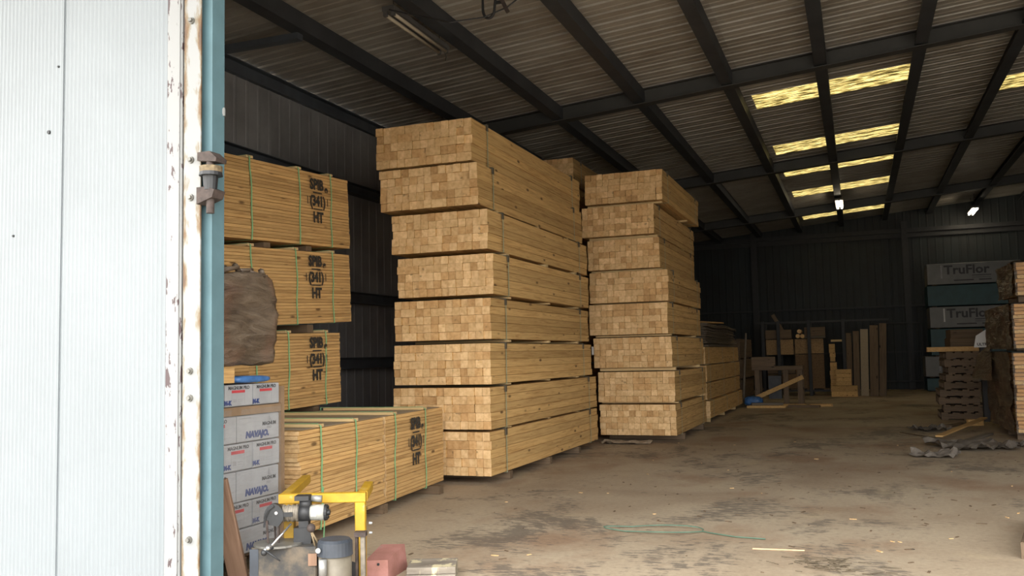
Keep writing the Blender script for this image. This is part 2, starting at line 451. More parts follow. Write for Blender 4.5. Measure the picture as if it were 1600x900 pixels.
def tag(o, label, cat, group=None, kind=None):
    o['label'] = label; o['category'] = cat
    if group: o['group'] = group
    if kind: o['kind'] = kind
    return o
def thing(name, label, cat, loc=(0, 0, 0), rot=(0, 0, 0), group=None):
    o = bpy.data.objects.new(name, None); o.empty_display_size = 0.1
    o.location = loc; o.rotation_euler = rot; COL.objects.link(o)
    return tag(o, label, cat, group)
def struct(o): o['kind'] = 'structure'; return o
def empty_struct(name):
    o = bpy.data.objects.new(name, None); COL.objects.link(o); return struct(o)
def stuff(o): o['kind'] = 'stuff'; return o
TEXTS = []
def text(name, body, size, parent, loc, rot, mat, sx=1.0, bold=0.0, shear=0.0):
    cu = bpy.data.curves.new(name, 'FONT'); cu.body = body; cu.size = size
    cu.align_x = 'CENTER'; cu.align_y = 'CENTER'; cu.offset = bold; cu.extrude = 0.0006; cu.shear = shear
    cu.resolution_u = 2
    o = bpy.data.objects.new(name, cu); o.parent = parent; o.location = loc; o.rotation_euler = rot; o.scale = (sx, 1, 1)
    COL.objects.link(o); cu.materials.append(mat); TEXTS.append(o); return o
FACE_X = (PI / 2, 0, PI / 2)     # lettering on a face that looks to +X
FACE_Y = (PI / 2, 0, 0)          # lettering on a face that looks to -Y
ORD = ['topmost', 'second', 'third', 'fourth', 'fifth', 'sixth', 'seventh', 'lowest']

def wrinkled(name, size, mat, parent, loc, amp=0.03, seed=0, cuts=14, bulge=0.04, taper=None):
    """a load pulled tight under film: a subdivided box, rounded and creased by noise"""
    bm = bmesh.new(); bmesh.ops.create_cube(bm, size=1.0)
    bmesh.ops.subdivide_edges(bm, edges=bm.edges, cuts=cuts, use_grid_fill=True)
    sx, sy, sz = size
    for v in bm.verts:
        p = v.co * 2
        r = Vector((p.x, p.y, p.z))
        k = 1 - bulge * (abs(p.x * p.y) ** 3 + abs(p.x * p.z) ** 3 + abs(p.y * p.z) ** 3)
        q = Vector((p.x * sx / 2 * k, p.y * sy / 2 * k, p.z * sz / 2 * k))
        if taper: q.x *= 1 + taper * p.z; q.y *= 1 + taper * p.z
        n1 = noise.noise(Vector((q.x * 3.0 + seed, q.y * 3.0, q.z * 7.0)))
        n2 = noise.noise(Vector((q.x * 9 + seed, q.y * 9, q.z * 22 + q.y * 6)))
        n3 = 1 - abs(noise.noise(Vector((q.x * 2 + seed, q.y * 2.5 + q.z * 1.5, q.z * 11))))
        q += r.normalized() * (n1 * amp + n2 * amp * 0.35 + (n3 - .8) * amp * 0.7)
        v.co = q + Vector((0, 0, sz / 2))
    me = bpy.data.meshes.new(name); bm.to_mesh(me); bm.free(); me.materials.append(mat)
    me.polygons.foreach_set('use_smooth', [True] * len(me.polygons))
    return link(name, me, parent, loc)

# ------------------------------------------------------------------ the setting
fl = MB()
fl.box((XL - 0.3, YF - 0.2, -0.2), (XR + 0.3, YB + 0.3, 0.0))
struct(fl.obj('floor', M['floor']))
gr = MB(); gr.box((-60, -70, -0.22), (60, YF - 0.2, -0.004))
struct(gr.obj('ground_yard', M['gravel']))

# ribbed roof sheets running across the building, laid one beside the next
ceiling = empty_struct('ceiling')
bounds = [0.85 + 0.9167 * i for i in range(16)]            # starts with an unseen overhang, added to shade the doorway; ... 14.6
bounds += [15.50, 16.42, 17.34, 18.46, 19.36, 20.30, 21.02, 21.94, 23.02, 24.06, 25.02, 25.94, 26.86, 27.78, 28.64, 29.50, 30.30, 31.1]
def rib_profile(wd):
    pts = [(0, 0)]
    n = max(2, round(wd / 0.305)); pt = wd / n
    for i in range(n):
        a = i * pt
        pts += [(a + pt * .36, 0), (a + pt * .40, .007), (a + pt * .46, .007), (a + pt * .50, 0),
                (a + pt * .80, 0), (a + pt * .86, .038), (a + pt * .96, .038)]
        pts.append((a + pt, 0.0))
    return pts
def roof_strip(y0, y1, x0, x1, name, mat):
    wd = y1 - y0; pts = rib_profile(wd); n = len(pts); th = 0.004
    v = []
    for x in (x0, x1):
        z = roof_z(x)
        v += [(x, y0 + a, z + h) for a, h in pts] + [(x, y0 + a, z + h + th) for a, h in pts]
    f = []
    for i in range(n - 1):
        f += [(i, i + 1, 2 * n + i + 1, 2 * n + i), (n + i, 3 * n + i, 3 * n + i + 1, n + i + 1)]
    m = MB(); m.add(v, f)
    me = bpy.data.meshes.new(name); me.from_pydata(v, [], f); me.materials.append(mat)
    return link(name, me, ceiling)
SKY_CENTRE = {14.6, 18.46, 21.02, 24.06, 28.64}
for y0, y1 in zip(bounds[:-1], bounds[1:]):
    y0r = round(y0, 2)
    if y0r in SKY_CENTRE:
        segs = [(XL - .3, -1.40, 0), (-1.40, 0.98, 1), (0.98, XR + .3, 0)]
    elif y0r == 16.42:
        segs = [(XL - .3, 2.47, 0), (2.47, 4.85, 1), (4.85, XR + .3, 0)]
    else:
        segs = [(XL - .3, -1.44, 0), (-1.44, XR + .3, 0)]
    for a, b, s in segs:
        roof_strip(y0, y1, a, b, 'skylight_panel' if s else 'roof_panel', M['skylight'] if s else M['roof_sheet'])
# purlins on 1.30 m centres: Z sections with a folded lip
k = 0
for i in range(12):
    x = -5.58 + 1.30 * i
    if x > XR - .2: break
    zt = roof_z(x); zb = zt - 0.19
    pr = [(x, zb), (x + .012, zb + .018), (x + .012, zb + .008), (x + .152, zb + .008), (x + .152, zt), (x + .16, zt), (x + .16, zb)]
    pr = [(x - .0, zb), (x + .165, zb), (x + .165, zt - .002), (x + .05, zt - .002), (x + .05, zt - .012), (x + .155, zt - .012), (x + .155, zb + .01), (x + .01, zb + .01), (x + .01, zb + .03), (x, zb + .03)]
    m = MB(); m.prism(pr, 0.9, YB, 'Y'); m.obj('purlin', M['purlin_paint'], ceiling)
m = MB(); z = 4.73; x = XL
m.prism([(x, z), (x + .07, z), (x + .07, z + .012), (x + .012, z + .012), (x + .012, z + .165), (x + .09, z + .165), (x + .09, z + .178), (x, z + .178)], YF + .1, YB, 'Y')
m.obj('eave_strut', M['steel_dark'], ceiling)
def rafter(y, name='rafter'):
    m = MB(); a, b = XL + .12, XR - .1
    for h0, h1, d0, d1 in ((-.235, -.221, -.09, .09), (-.221, -.015, -.006, .006), (-.017, -.004, -.09, .09)):
        za, zb = roof_z(a), roof_z(b)
        v = [(a, y + d0, za + h0), (b, y + d0, zb + h0), (b, y + d1, zb + h0), (a, y + d1, za + h0), (a, y + d0, za + h1), (b, y + d0, zb + h1), (b, y + d1, zb + h1), (a, y + d1, za + h1)]
        m.add(v, [(0, 3, 2, 1), (4, 5, 6, 7), (0, 1, 5, 4), (1, 2, 6, 5), (2, 3, 7, 6), (3, 0, 4, 7)])
    m.obj(name, M['rafter_paint'], ceiling)
for y in (13.14, 20.1, 27.05): rafter(y)
# short strut between eave and first purlin near the doorway
m = MB(); m.box((XL + .07, 8.03, 4.79), (-5.5, 8.13, 4.86)); m.obj('strut', M['steel_dark'], ceiling)

# left wall: vertical sheets, rails, a skirting of darker boards
wl = empty_struct('wall_left')
def wall_panel_mesh(wd, h, mat, d=0.006):
    pts = [(0, 0)]; n = max(2, round(wd / .2))
    for i in range(n):
        a = i * wd / n; p = wd / n
        pts += [(a + p * .7, 0), (a + p * .76, d), (a + p * .92, d), (a + p * .98, 0)]
    pts.append((wd, 0)); m = MB(); v = []; c = len(pts)
    for z in (0, h): v += [(q, u, z) for u, q in pts]
    f = [(i, i + 1, c + i + 1, c + i) for i in range(c - 1)]
    me = bpy.data.meshes.new('wall_panel'); me.from_pydata(v, [], f); me.materials.append(mat); return me
pm = wall_panel_mesh(0.9, 4.93, M['wall_sheet'])
for i in range(31): link('wall_panel', pm, wl, (XL, YF + .05 + .9 * i, 0))
for zg in (2.12, 1.18, 3.7):
    m = MB(); m.prism([(XL + .012, zg), (XL + .16, zg), (XL + .16, zg + .012), (XL + .03, zg + .012), (XL + .03, zg + .15), (XL + .11, zg + .15), (XL + .11, zg + .16), (XL + .012, zg + .16)], YF + .1, YB - .1, 'Y')
    m.obj('girt', M['steel_dark'], wl)
m = MB(); m.box((XL - .06, YF, -.01), (XL - .02, YB, 4.93)); m.obj('wall_liner', M['wall_sheet'], wl)
# back wall
wb = empty_struct('wall_back')
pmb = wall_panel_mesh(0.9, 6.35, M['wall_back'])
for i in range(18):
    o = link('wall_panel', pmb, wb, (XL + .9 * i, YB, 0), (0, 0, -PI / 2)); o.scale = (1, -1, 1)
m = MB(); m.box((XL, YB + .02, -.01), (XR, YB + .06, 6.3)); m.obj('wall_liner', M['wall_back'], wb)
m = MB(); m.box((XL + .1, YB - .2, 4.95), (XR - .1, YB - .02, 5.08)); m.box((XL + .1, YB - .11, 4.80), (XR - .1, YB - .10, 4.95)); m.obj('wind_beam', M['rack_steel'], wb)
for zg in (1.15, 2.6):
    m = MB(); m.box((XL + .1, YB - .12, zg), (XR - .1, YB - .01, zg + .05)); m.obj('girt', M['rack_steel'], wb)
for xc in (-3.1, 1.55, 6.0):
    m = MB()
    m.box((xc - .09, YB - .30, 0), (xc + .09, YB - .29, 5.3)); m.box((xc - .006, YB - .29, 0), (xc + .006, YB - .14, 5.3)); m.box((xc - .09, YB - .14, 0), (xc + .09, YB - .13, 5.3))
    m.obj('column', M['rack_steel'], wb)
wr = empty_struct('wall_right')
pmr = wall_panel_mesh(0.9, 6.25, M['wall_sheet'])
for i in range(31):
    o = link('wall_panel', pmr, wr, (XR, YF + .05 + .9 * i, 0)); o.scale = (-1, 1, 1)
m = MB(); m.box((XR + .02, YF, -.01), (XR + .06, YB, 6.25)); m.obj('wall_liner', M['wall_sheet'], wr)
# front wall: left of the doorway, right of it, and the header above
wf = empty_struct('wall_front')
m = MB(); m.box((XL - .1, YF + .06, 0), (OPX0 - .075, YF + .12, OPZ)); m.obj('wall_section', M['wall_sheet'], wf)
m = MB(); m.box((OPX1, YF + .06, 0), (XR + .1, YF + .12, OPZ)); m.obj('wall_section', M['wall_sheet'], wf)
m = MB(); m.prism([(XL - .1, OPZ), (XR + .1, OPZ), (XR + .1, roof_z(XR) - .005), (XL - .1, roof_z(XL) - .02)], YF + .06, YF + .12, 'Y'); m.obj('header', M['wall_sheet'], wf)
# jamb post of the doorway (blue-grey steel)
m = MB(); m.box((OPX0 - .07, YF - .02, 0), (OPX0, YF + .08, OPZ)); jp = struct(m.obj('trim_1', M['post_blue']))
m = MB(); m.box((0, -.012, 0), (.02, .0, .045)); m.box((.003, -.016, .008), (.017, -.010, .037)); m.obj('latch_keep', M['plastic_pale'], jp, loc=(OPX0 - .012, YF + .078, 2.66))

# the open white sheeted door leaf lying back against the front wall
door = empty_struct('door_1')
DX1 = -3.358
def ribbed(x0, x1, y, z0, z1, pitch=.0305, dep=.0052):
    n = int(round((x1 - x0) / pitch)); p = (x1 - x0) / n; v = []; pts = []
    for i in range(n):
        for u, h in ((0, 0), (.18, .3), (.38, 1), (.62, 1), (.82, .3)): pts.append((x0 + (i + u) * p, y - dep * h))
    pts.append((x1, y)); c = len(pts)
    pts2 = [(x1, y + .012), (x0, y + .012)]
    allp = pts + pts2; c = len(allp)
    m = MB(); m.prism(allp, z0, z1, 'Z'); return m
ribbed(-6.2, -4.272, YF - .030, .06, 3.72).obj('door_sheet', M['door_white'], door)
ribbed(-4.300, -3.499, YF - .020, .06, 3.72).obj('door_sheet', M['door_white'], door)
m = MB(); m.cbox((-.0525, -.05, .05), (.0525, .02, 3.74), .004, 2); m.box((-.066, -.018, .05), (-.0525, .0, 3.74))
m.obj('stile', M['peel_white'], door, loc=(-3.430, YF - .005, 0))
m = MB(); m.cbox((-.006, -.058, .05), (.006, -.045, 3.74), .002, 2); m.obj('stile_bead', M['peel_white'], door, loc=(-3.395, YF - .005, 0))
m = MB(); m.prism([(-.056, -.062), (.056, -.062), (.056, -.054), (-.048, -.054), (-.048, .03), (-.056, .03)], .04, 3.76, 'Z')
m.obj('angle_iron', M['peel_rust'], door, loc=(-3.297, YF - .005, 0))
m = MB(); m.box((-.03, -.03, .05), (.03, .03, 3.7)); m.obj('frame_tube', M['rust_iron'], door, loc=(-3.36, YF + .03, 0))
for zb in (3.165, 2.395, 2.19, 1.262, 1.120, .385):
    m = MB(); m.cyl((0, 0, 0), (0, -.010, 0), .019, .017, 14); m.cyl((0, -.010, 0), (.002, -.024, .001), .013, .011, 6)
    m.obj('bolt', M['zinc'], door, loc=(-3.302, YF - .067, zb))
for x, z, r in ((-4.372, 2.675, .013), (-4.305, 3.06, .007), (-4.64, 2.08, .008)):
    m = MB(); m.cyl((0, .004, 0), (0, -.004, 0), r, r * .8, 9); m.obj('rivet_hole', M['black_iron'], door, loc=(x, YF - .0355, z))
# hinge between the leaf and the jamb
hg = bpy.data.objects.new('hinge', None); hg.parent = door; hg.location = (-3.185, YF - .04, 2.18); COL.objects.link(hg)
m = MB(); m.prism([(-.055, .245), (.025, .245), (.07, .205), (.065, .185), (-.055, .20)], -.055, .03, 'Y'); m.obj('upper_leaf', M['rust_iron'], hg)
m = MB(); m.cyl((.015, -.03, .135), (.015, -.03, .165), .058, .060, 18); m.obj('washer', M['rust_light'], hg)
m = MB(); m.cyl((.012, -.03, -.085), (.012, -.03, .20), .021, .021, 14); m.obj('pin', M['rust_iron'], hg)
m = MB(); m.cyl((.015, -.03, .115), (.015, -.03, .135), .062, .058, 18); m.cyl((.012, -.03, .04), (.012, -.03, .115), .034, .040, 14); m.obj('collar', M['black_iron'], hg)
m = MB(); m.prism([(-.055, .055), (.01, .055), (.06, .035), (.045, -.005), (-.055, -.035)], -.06, .03, 'Y'); m.obj('lower_leaf', M['rust_iron'], hg)

# ------------------------------------------------------------------ strapped bundles of square timbers
TM = {}
def timber_mesh(cols, length, rows=1):
    key = (cols, round(length, 2), rows)
    if key not in TM:
        m = MB(); wd = .0885 * cols - .0012; h = .0890 * rows - .0012
        m.cbox((-wd / 2, 0, -h / 2), (wd / 2, length, h / 2), .0035, 1, 0, 1)
        TM[key] = m.mesh('timber', [M['pine_side'], M['pine_end']])
    return TM[key]
def loop_strap(x0, x1, z0, z1, y, wid, mat, parent, name='strap', sag=.0):
    m = MB(); e = .004
    m.ribbon([(x0 - e, y, z0 - e), (x1 + e, y, z0 - e), (x1 + e, y, z1 + e), (x0 - e, y, z1 + e), (x0 - e, y, z0 - e)], (0, 1, 0), wid, .0022)
    return m.obj(name, mat, parent)
def timber_bundle(x0, x1, y0, length, z0, z1, label, group, straps=(.42, 3.2), seed=0, rz=0.0, ncol=13, double=.10):
    R = random.Random(seed)
    root = thing('timber_bundle', label, 'lumber', (x1, y0, z0), (0, 0, rz), group)
    cw = (x1 - x0) / ncol; rh = (z1 - z0) / 5
    sx = cw / .0885; sz = rh / .0890
    for r in range(5):
        c = 0
        off = R.uniform(-.010, .010)
        while c < ncol:
            w2 = 2 if (R.random() < double and c + 2 <= ncol) else 1
            me = timber_mesh(w2, length)
            xx = -(x1 - x0) + (c + w2 / 2) * cw
            o = link('timber', me, root, (xx + (off if 0 < c < ncol - w2 else off * .6), R.uniform(-.016, .012), (r + .5) * rh),
                     (0, 0, R.uniform(-.001, .001)), (sx * R.uniform(.982, .998), 1, sz * R.uniform(.982, .999)))
            if R.random() < .5: o.rotation_euler.y = PI
            c += w2
    for ys in straps:
        loop_strap(x0 - x1 - .012, .012, .0, z1 - z0, ys, .020, M['strap_pale'], root)
        m = MB(); m.box((-.05, ys - .025, z1 - z0 + .004), (.019, ys + .025, z1 - z0 + .012)); m.box((.011, ys - .025, z1 - z0 - .06), (.019, ys + .025, z1 - z0 + .004))
        m.obj('edge_protector', M['edge_guard'], root)
    return root
def bearer(x0, x1, y, z0, z1, label, group, mat='old_wood_x', w_=.075):
    m = MB(); m.cbox((x0 - x1, -w_ / 2, 0), (0, w_ / 2, z1 - z0), .003, 0)
    o = m.obj('bearer', M[mat], loc=(x1, y, z0)); return tag(o, label, 'wood block', group)

# x-left, x-right, z-bottom, z-top, length  (topmost first)
S1 = [(-4.827, -3.686, 3.372, 3.828, 3.93), (-4.787, -3.628, 2.900, 3.346, 3.80), (-4.642, -3.524, 2.424, 2.842, 3.66), (-4.583, -3.473, 1.951, 2.374, 3.50),
      (-4.627, -3.511, 1.488, 1.912, 3.58), (-4.641, -3.520, 1.022, 1.445, 3.72), (-4.648, -3.531, .560, .990, 3.98), (-4.630, -3.536, .088, .535, 4.02)]
G1 = 'strapped timber bundles of the nearer tall stack'
for i, (a, b, z0, z1, ln) in enumerate(S1):
    lab = f'{ORD[i]} strapped bundle of square pine timbers in the nearer tall stack' if i in (0, 7) else f'{ORD[i]} strapped bundle from the top in the nearer tall pine stack'
    timber_bundle(a, b, 8.53, ln, z0, z1, lab, G1, (.40, ln - .42), seed=100 + i, double=.10 if i else .2)
for i in range(8):
    a, b, z0, z1, ln = S1[i]
    zlo = S1[i + 1][3] + .0135 if i < 7 else 0.0
    bb = min(b, S1[i + 1][1]) if i < 7 else b
    aa = max(a, S1[i + 1][0]) if i < 7 else a
    for q, ys in enumerate((.52, 1.85, 3.05)):
        w_ = .08
        bearer(aa, bb + .015, 8.53 + ys, zlo, z0 - .005, f"thin bearer under the {ORD[i]} bundle of the nearer tall stack, {['near its front end', 'at its middle', 'near its far end'][q]}", 'bearers in the nearer tall stack', 'batten' if i < 7 else 'old_wood_x', w_)
S2 = [(-3.80, -2.603, 3.590, 4.05, 3.25), (-3.858, -2.745, 3.089, 3.543, 3.5), (-3.787, -2.682, 2.577, 3.030, 3.05), (-3.767, -2.565, 2.075, 2.540, 2.9),
      (-3.788, -2.592, 1.592, 2.052, 2.95), (-3.731, -2.545, 1.098, 1.547, 2.9), (-3.679, -2.522, .586, 1.036, 2.85), (-3.664, -2.515, .099, .550, 2.75)]
G2 = 'strapped timber bundles of the farther tall stack'
for i, (a, b, z0, z1, ln) in enumerate(S2):
    lab = f'{ORD[i]} strapped bundle of square pine timbers in the farther tall stack' if i in (0, 7) else f'{ORD[i]} strapped bundle from the top in the farther tall pine stack'
    timber_bundle(a, b, 13.15, ln, z0, z1, lab, G2, (.35, ln - .4), seed=200 + i)
for i in range(8):
    a, b, z0, z1, ln = S2[i]
    zlo = S2[i + 1][3] + .0135 if i < 7 else 0.0
    bb = min(b, S2[i + 1][1]) if i < 7 else b
    aa = max(a, S2[i + 1][0]) if i < 7 else a
    for q, ys in enumerate((.16 if i < 7 else .55, 2.3)):
        bearer(aa, max(bb, b - .06 if i == 0 else bb) + .02, 13.15 + ys, zlo, z0 - .005, f"pale bearer under the {ORD[i]} bundle of the farther tall stack, {['near its front end', 'near its far end'][q]}", 'bearers in the farther tall stack', 'batten' if i < 7 else 'old_wood_x')
# bundle showing above the nearer stack, standing behind it
for i, (z0, z1) in enumerate(((4.06, 4.50), (3.58, 4.03), (3.10, 3.55), (2.62, 3.07), (2.14, 2.59), (1.66, 2.11), (1.18, 1.63), (.70, 1.15), (.1, .67))):
    if i == 0:
        timber_bundle(-5.3, -4.16, 13.75, 2.6, z0, z1, 'shadowed timber bundle peeping out behind the top of the nearer tall stack', None, (.4, 2.2), seed=300, ncol=13)
m = MB()
for i, (z0, z1) in enumerate(((3.58, 4.046), (3.10, 3.565), (2.62, 3.085), (2.14, 2.605), (1.66, 2.125), (1.18, 1.645), (.70, 1.165), (0, .685))):
    for r in range(5):
        for c in range(13):
            h = (z1 - z0 - .02) / 5
            m.cbox((-5.3 + c * .0877, 13.75 + random.uniform(-.01, .01), z0 + r * h), (-5.3 + (c + 1) * .0877 - .002, 16.35, z0 + (r + 1) * h - .002), .003, 1, 0, 1)
    m.box((-5.3, 14.2, z1 - .02), (-4.16, 14.28, z1), 0)
tag(m.obj('timber_bundle', [M['pine_side'], M['pine_end']]), 'mostly hidden column of timber bundles standing behind the nearer tall stack', 'lumber', None, 'stuff')
# white paper tag at the far end of the nearer stack
m = MB(); m.box((0, 0, 0), (.003, .09, .115)); tag(m.obj('paper_tag', M['paper'], loc=(-3.512, 12.27, 1.30)), 'small white paper tag hanging at the far end of the nearer tall stack', 'tag')

# ------------------------------------------------------------------ strapped piles of boards with stencilled sides
BMESH = {}
def board_mesh(length, wd, th):
    k_ = (round(length, 3), round(wd, 3), round(th, 4))
    if k_ not in BMESH:
        m = MB(); m.cbox((-wd / 2, 0, 0), (wd / 2, length, th), .0022, 1, 0, 1)
        BMESH[k_] = m.mesh('board', [M['board_side'], M['board_end']])
    return BMESH[k_]
def board_pile(loc, rot, Ln, W, H, label, straps, stencil, seed, rows=24, ragged=0.0, battens=True, joint=None, text_s=1.0):
    R = random.Random(seed)
    root = thing('board_pile', label, 'lumber', loc, rot, 'strapped piles of stencilled boards')
    th = H / rows; ncol = 6; cw = W / ncol
    for r in range(rows):
        for c in range(ncol):
            xx = -(c + .5) * cw
            jit = R.uniform(-.006, .003) if c == 0 else R.uniform(-.003, .003)
            if c == 0:
                j = joint if joint else Ln * .48
                j += R.choice((0, 0, 0, .0))
                for (s0, s1) in ((0, j - .003), (j + .001, Ln)):
                    s0r = s0 - (R.uniform(0, ragged) if s0 == 0 else 0)
                    o = link('board', board_mesh(s1 - s0, cw - .002, th - .0012), root, (xx + jit + R.uniform(-.002, .002), s0r, r * th), (0, 0, 0), (1, 1, R.uniform(.95, 1.0)))
            else:
                link('board', board_mesh(Ln, cw - .002, th - .0012), root, (xx + jit, -R.uniform(0, ragged) + R.uniform(-.01, .01), r * th), (0, 0, 0), (1, 1, R.uniform(.95, 1.0)))
    if ragged:
        m = MB(); m.box((-W + .02, .06, H + .0005), (-.03, Ln - .02, H + .004)); m.obj('cover_sheet', M['board_dusty'], root)
    for i, ys in enumerate(straps):
        lift = .0
        if battens:
            lift = .026
            m = MB(); m.cbox((-W * (.97 if i % 2 else .99), -.045, 0), (-.004, .045, .024), .003, 0)
            m.obj('batten', M['batten'], root, loc=(0, ys + .02, H + .0045), rot=(0, 0, R.uniform(-.03, .02)))
        m = MB()
        pts = [(-W - .008, ys, H + lift + .006), (-.02, ys, H + lift + .006), (.009, ys, H + lift - .012)]
        for t in range(9): pts.append((.010 + .004 * math.sin(t * 1.3 + seed), ys + .012 * math.sin(t * .45 + i), (H + lift - .02) * (1 - (t + 1) / 9.0) + .0))
        pts += [(.008, ys, -.006), (-W - .008, ys, -.006), (-W - .008, ys, H + lift + .006)]
        m.ribbon(pts, (0, 1, 0), .016, .0025); m.obj('strap', M['strap_green'], root)
    if stencil:
        y, z, s = stencil
        text('stencil', 'SPIB', .15 * s, root, (.012, y, z + .165 * s), FACE_X, M['ink'], .92, .0065)
        text('stencil', '®', .075 * s, root, (.012, y + .175 * s, z + .12 * s), FACE_X, M['ink'], 1.0, .004)
        text('stencil', '(341)', .145 * s, root, (.012, y + .01, z - .005), FACE_X, M['ink'], .92, .0065)
        text('stencil', 'HT', .15 * s, root, (.012, y + .01, z - .175 * s), FACE_X, M['ink'], .92, .0065)
        m = MB(); q = .15 * s
        for zz in (.085 * s, -.085 * s):
            m.box((.0105, -q * .55, zz - .006), (.0125, q * .55, zz + .006))
        for sg in (-1, 1):
            m.box((.0105, sg * q * 1.22 - .005, -.04 * s), (.0125, sg * q * 1.22 + .005, .04 * s))
        m.obj('stencil_frame', M['ink'], root, loc=(0, y + .01, z))
    return root
TI = lambda d: math.radians(d)
board_pile((-5.05, 5.12, .10), (0, 0, 0), 2.98, 1.2, .685, 'lowest board pile of the back column, hidden behind the waist-high pile', (1.5, 2.3, 2.8), None, 40, battens=False)
board_pile((-5.03, 5.22, .80), (TI(1.5), 0, 0), 2.88, 1.2, .715, 'stencilled board pile third from the top in the back column, behind the white cartons', (1.46, 1.96, 2.60), (2.43, .46, .94), 41)
board_pile((-5.04, 5.12, 1.545), (TI(3.0), 0, 0), 3.22, 1.2, .715, 'stencilled board pile second from the top in the back column by the left wall', (1.53, 2.22, 2.87), (2.55, .46, .94), 42)
board_pile((-5.05, 5.10, 2.325), (TI(3.1), 0, 0), 3.24, 1.2, .735, 'topmost stencilled board pile of the back column by the left wall', (1.55, 2.31, 2.88), (2.62, .45, .98), 43)
board_pile((-3.688, 5.42, .085), (0, 0, TI(4.73)), 2.80, 1.09, .725, 'long waist-high stencilled board pile with battens on top, in front of the nearer stack', (.26, .83, 1.60, 2.31), (2.06, .46, .95), 44, ragged=.07, joint=1.42)
GB = 'bearers under the board piles'
for nm, y in (('near end', 5.6), ('middle', 6.8), ('far end', 7.9)):
    bearer(-5.0, -3.80, y, 0, .078, f'wooden bearer on the floor under the waist-high board pile, {nm}', GB, w_=.09)
    bearer(-6.22, -5.06, y, 0, .09, f'wooden bearer on the floor under the back column of piles, {nm}', GB, w_=.09)
PILE_TOPS = ((lambda y: .785), (lambda y: 1.515 + (y - 5.22) * math.tan(TI(1.5))), (lambda y: 2.26 + (y - 5.12) * math.tan(TI(3.0))))
for i, (zz, tl, y0) in enumerate(((.80, 1.5, 5.22), (1.545, 3.0, 5.12), (2.325, 3.1, 5.10))):
    for q, ys in enumerate((.75, 1.80, 2.48)):
        top = zz + ys * math.tan(TI(tl)) - .013; bot = PILE_TOPS[i](y0 + ys) + .008
        m = MB(); m.cbox((-1.15, -.05, bot - top), (-.02, .05, 0), .002, 0)
        o = m.obj('bearer', M['old_wood_x'], loc=(-5.05, y0 + ys, top), rot=(TI(tl), 0, 0))
        tag(o, f"flat bearer under the {['third', 'second', 'top'][i]} pile of the back column, {['near end', 'middle', 'far end'][q]}", 'wood block', GB)
# a loose strap end standing up by the waist-high pile
m = MB(); m.ribbon([(0, 0, 0), (.004, .01, .15), (-.004, .0, .30), (.006, -.008, .40)], (0, 1, 0), .014, .0025)
tag(m.obj('loose_strap', M['strap_green'], loc=(-3.62, 5.58, .002), rot=(0, 0, .1)), 'cut green strap end standing up beside the waist-high board pile', 'strap')

# ------------------------------------------------------------------ white cartons by the door post
def carton_print(root, kind, wd, h):
    """print on the face that looks to +X, wd along Y"""
    x = .0012
    if kind == 'end':
        text('print', 'MAGNUM PRO', .030, root, (x, wd * .5, h * .84), FACE_X, M['print_black'], 1.02, .0008)
        m = MB(); m.box((x - .0006, wd * .24, h * .62), (x, wd * .72, h * .74)); m.obj('red_band', M['print_red'], root)
        m = MB()
        for a, b, c, d in ((.24, .72, .595, .60), (.24, .72, .12, .125), (.24, .247, .12, .6), (.713, .72, .12, .6), (.28, .66, .53, .545), (.28, .60, .47, .48), (.30, .42, .20, .36), (.48, .66, .30, .34), (.48, .62, .22, .25)):
            m.box((x - .0006, wd * a, h * c), (x, wd * b, h * d))
        m.obj('panel_lines', M['print_grey'], root)
        text('print', 'M-K', .036, root, (x, wd * .10, h * .17), FACE_X, M['navy'], 1.0, .003)
    else:
        text('print', 'MAGNUM', .032, root, (x, wd * .76, h * .60), FACE_X, M['print_black'], 1.0, .001)
        text('print', 'PRO', .024, root, (x, wd * .76, h * .45), FACE_X, M['print_grey'], 1.0, .001)
        text('print', 'NAVAJO.', .052, root, (x, wd * .47, h * .24), FACE_X, M['navy'], 1.12, .004, .15)
        m = MB()
        for sg in (-1, 1):
            for (a0, b0, a1, b1) in ((.0, .95, .0, .68), (.0, .90, .055, .70), (.0, .80, .03, .70)):
                ya, yb = wd * (.76 + sg * a0), wd * (.76 + sg * a1)
                m.ribbon([(x - .0003, ya, h * b0), (x - .0003, yb, h * b1)], (0, 1, .35), .004, .0006)
        m.obj('tower_mark', M['print_grey'], root)
        m = MB(); m.box((x - .0006, wd * .04, h * .86), (x, wd * .32, h * .90)); m.box((x - .0006, wd * .62, h * .10), (x, wd * .92, h * .12)); m.obj('panel_lines', M['print_grey'], root)
CX = -3.60
rows = [(1.030, 1.166, 'A'), (.806, .972, 'B'), (.636, .802, 'A'), (.444, .632, 'B'), (.280, .440, 'A'), (.120, .276, 'B')]
GC = 'white printed cartons stacked by the door post'
RW = ['top', 'second', 'third', 'fourth', 'fifth', 'lowest']
for i, (z0, z1, kd) in enumerate(rows):
    h = z1 - z0
    layout = [(4.205, 4.473, 'end'), (4.481, 4.747, 'end'), (4.755, 5.026, 'end')] if kd == 'A' else [(4.205, 4.584, 'end'), (4.594, 5.020, 'side')]
    for q, (y0, y1, kind) in enumerate(layout):
        wd = y1 - y0; yy = y0 + random.uniform(-.004, .002)
        pos = (['left end', 'middle', 'right end'] if kd == 'A' else ['left end', 'right end'])[q]
        what = 'red-banded end' if kind == 'end' else 'long printed side'
        root = thing('carton', f'white carton showing its {what}, {pos} of the {RW[i]} layer', 'box', (CX + random.uniform(-.006, .004), yy, z0), (0, 0, random.uniform(-.004, .004)), GC)
        m = MB(); m.cbox((-.40 if kind == 'end' else -.29, 0, 0), (0, wd, h - .002), .006, 1); m.obj('body', M['carton'], root)
        carton_print(root, kind, wd, h)
    if kd == 'B' or True:
        pass
